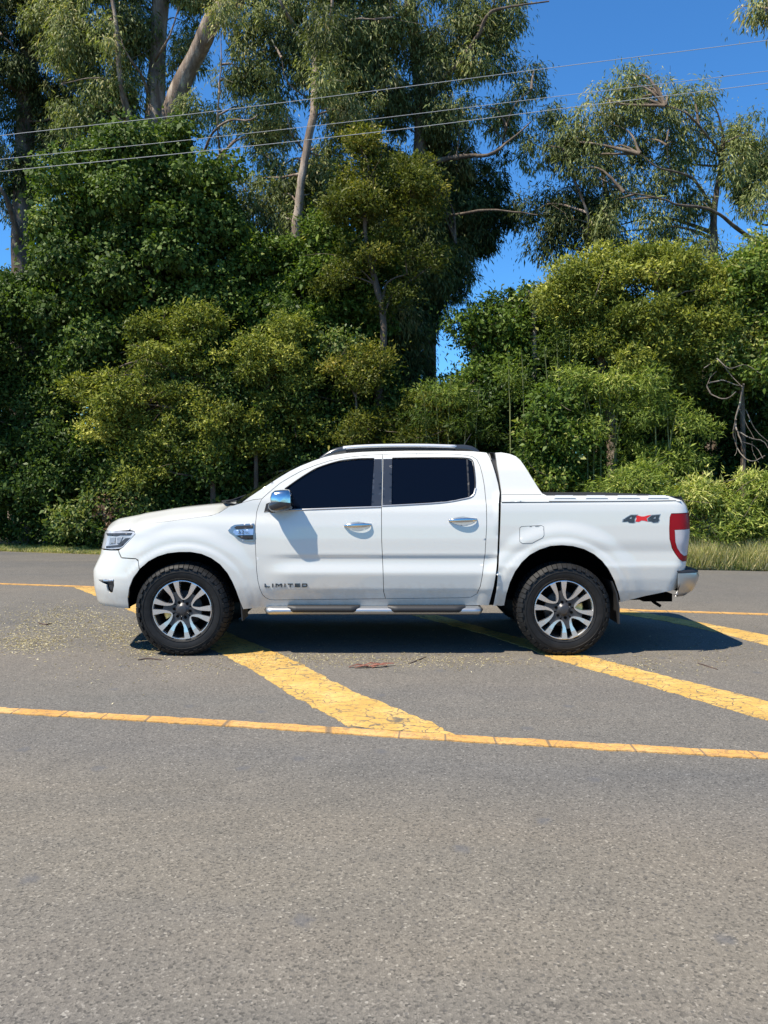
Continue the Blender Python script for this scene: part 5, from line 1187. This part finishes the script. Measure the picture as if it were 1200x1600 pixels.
cl = np.sin(x * 7) * .5 + np.sin(x * 17 + 2) * .3
blades('long_grass', P, (RNG.uniform(.18, .55, n) * (1 + .25 * cl)) * sm(0, .25, e + .12), RNG.uniform(.007, .014, n), np.clip(.76 + .18 * cl + RNG.normal(0, .22, n), 0, 1), 'long green and straw grass leaning along the road edge at right', .55)
n = 14000; x = RNG.uniform(-3.2, 4.4, n); e = RNG.gamma(1.8, .25, n); P = np.stack([x, edgeY(x) + .02 + e, np.zeros(n)], 1)
blades('short_grass', P, RNG.uniform(.05, .2, n), RNG.uniform(.006, .014, n), np.clip(.6 + RNG.normal(0, .2, n), 0, 1), 'short grass along the road edge hidden behind the pickup', .8)
# --- litter on the road
def litter(name, spots, n, size, label, mat='dry', tone=.6):
    k = RNG.integers(0, len(spots), n); S = np.array(spots)[k]
    u = S[:, 0] + RNG.normal(0, 1, n) * S[:, 2]; v = S[:, 1] + RNG.normal(0, 1, n) * S[:, 3]
    P = np.array([G(a, max(b, 900), .003 + .004 * RNG.random()) for a, b in zip(u, v)])
    nn = np.tile([0, 0, 1.0], (n, 1)) + unit(n) * .25; ax = unit(n); ax[:, 2] *= .12
    o = leaf_mesh(name, P, nn, ax, RNG.uniform(.4, 1.4, n) * size, RNG.uniform(.25, .6, n) * size * .5, np.clip(RNG.normal(tone, .25, n), 0, 1), LM[mat], None); tag(o, label, 'leaf litter', kind='stuff')
litter('leaf_litter', [(60, 985, 45, 14), (130, 975, 50, 14), (40, 1005, 40, 8), (200, 990, 30, 14), (250, 1010, 25, 8), (90, 960, 50, 10)], 5200, .030, 'pale dry clippings scattered on the asphalt at left', tone=.62)
litter('leaf_litter', [(460, 1030, 60, 6), (560, 1030, 70, 6), (650, 1033, 60, 7), (740, 1030, 60, 6), (420, 1024, 40, 3)], 1700, .024, 'dry leaf crumbs along the edge of the shadow beside the sill', tone=.6)
litter('leaf_litter', [(1050, 1035, 80, 12), (1120, 1010, 60, 12), (960, 1040, 50, 6), (300, 1040, 60, 6), (150, 1040, 90, 20), (700, 1000, 200, 8)], 900, .028, 'sparse dry specks of leaf on the asphalt around the wheels', tone=.5)
litter('leaf_litter', [(100, 870, 60, 3)], 10, .02, 'a few dry leaves at the far road edge', tone=.5) if False else None
def lying(name, pts, r, mat, label, cat, flat=.5):
    P = np.array([G(u, v, r * .6) for u, v in pts]); c = P.mean(0); c[2] = 0
    g = MB(); Q = catmull(P, 5) + RNG.normal(0, r * .25, (len(catmull(P, 5)), 3)) * [1, 1, .1]; t = np.linspace(0, 1, len(Q)); g.tube(Q, r * (.4 + .6 * np.sin(math.pi * np.clip(t * .9 + .05, 0, 1))), 6)
    V = np.array(g.V); o = mesh_obj(name, V - c, g.Fs, mat, None, True); o.location = c; tag(o, label, cat); return o
M['redbark'] = pbr('red_bark', (.15, .055, .035), .8, var=.5)
M['twig'] = pbr('twig', (.07, .045, .035), .85, var=.3)
def bark_piece():
    g = MB(); c = G(580, 1040); 
    for k in range(5):
        a = G(545 + 9 * k, 1041 + RNG.uniform(-2.5, 2.5), .006); b = G(572 + 11 * k, 1039 + RNG.uniform(-3, 3), .008 + .003 * k); m_ = (a + b) / 2 + [0, 0, .014]
        A = []
        for p, w in ((a, .008), (m_, .017), (b, .006)): A.append([p + [0, -w, 0], p + [0, 0, w * .5], p + [0, w, 0], p + [0, 0, -.003]])
        g.grid(np.array(A) - c, closed_v=True)
    o = mesh_obj('bark_strip', g.V, g.Fs, M['redbark'], None, False); o.location = c; tag(o, 'reddish brown strip of shed bark on the asphalt beside the shadow of the sill', 'bark')
bark_piece()
lying('twig', [(638, 1037), (652, 1032), (666, 1026)], .006, M['twig'], 'thin dark twig just right of the shed bark', 'twig')
lying('twig', [(216, 1031), (232, 1029), (252, 1031)], .008, M['twig'], 'short dark twig lying in front of the front tyre', 'twig')
lying('twig', [(1090, 1036), (1106, 1041), (1122, 1046)], .006, M['twig'], 'thin twig on the asphalt between the two right hand stripes', 'twig')
lying('twig', [(60, 973), (72, 976), (80, 974)], .010, M['twig'], 'dark curled twig among the clippings at left', 'twig')
# --- power lines
def wire(px, label, r=.0048, Y0_=13.0, Y1=11.0):
    P = []
    for k, (u, v) in enumerate(px): P.append(W(u, v, Y0_ + (Y1 - Y0_) * (u - px[0][0]) / (px[-1][0] - px[0][0])))
    P = np.array(P); g = MB(); g.tube(catmull(P, 12), r, 6); c = P.mean(0); o = mesh_obj('power_line', np.array(g.V) - c, g.Fs, M['wire'], None, True); o.location = c; tag(o, label, 'power line', 'overhead power lines')
wire([(-900, 312), (-400, 260), (0, 212), (300, 178), (600, 140), (900, 101), (1200, 63), (1700, -5)], 'topmost of the three overhead wires, well above the other two')
wire([(-900, 340), (-400, 292), (0, 249), (300, 218), (600, 184), (900, 147), (1200, 111), (1700, 46)], 'middle overhead wire of the three', .0042)
wire([(-900, 355), (-400, 310), (0, 268), (300, 238), (600, 205), (900, 167), (1200, 130), (1700, 64)], 'lowest of the three overhead wires', .005)

print('LEAVES', NLEAF[0])
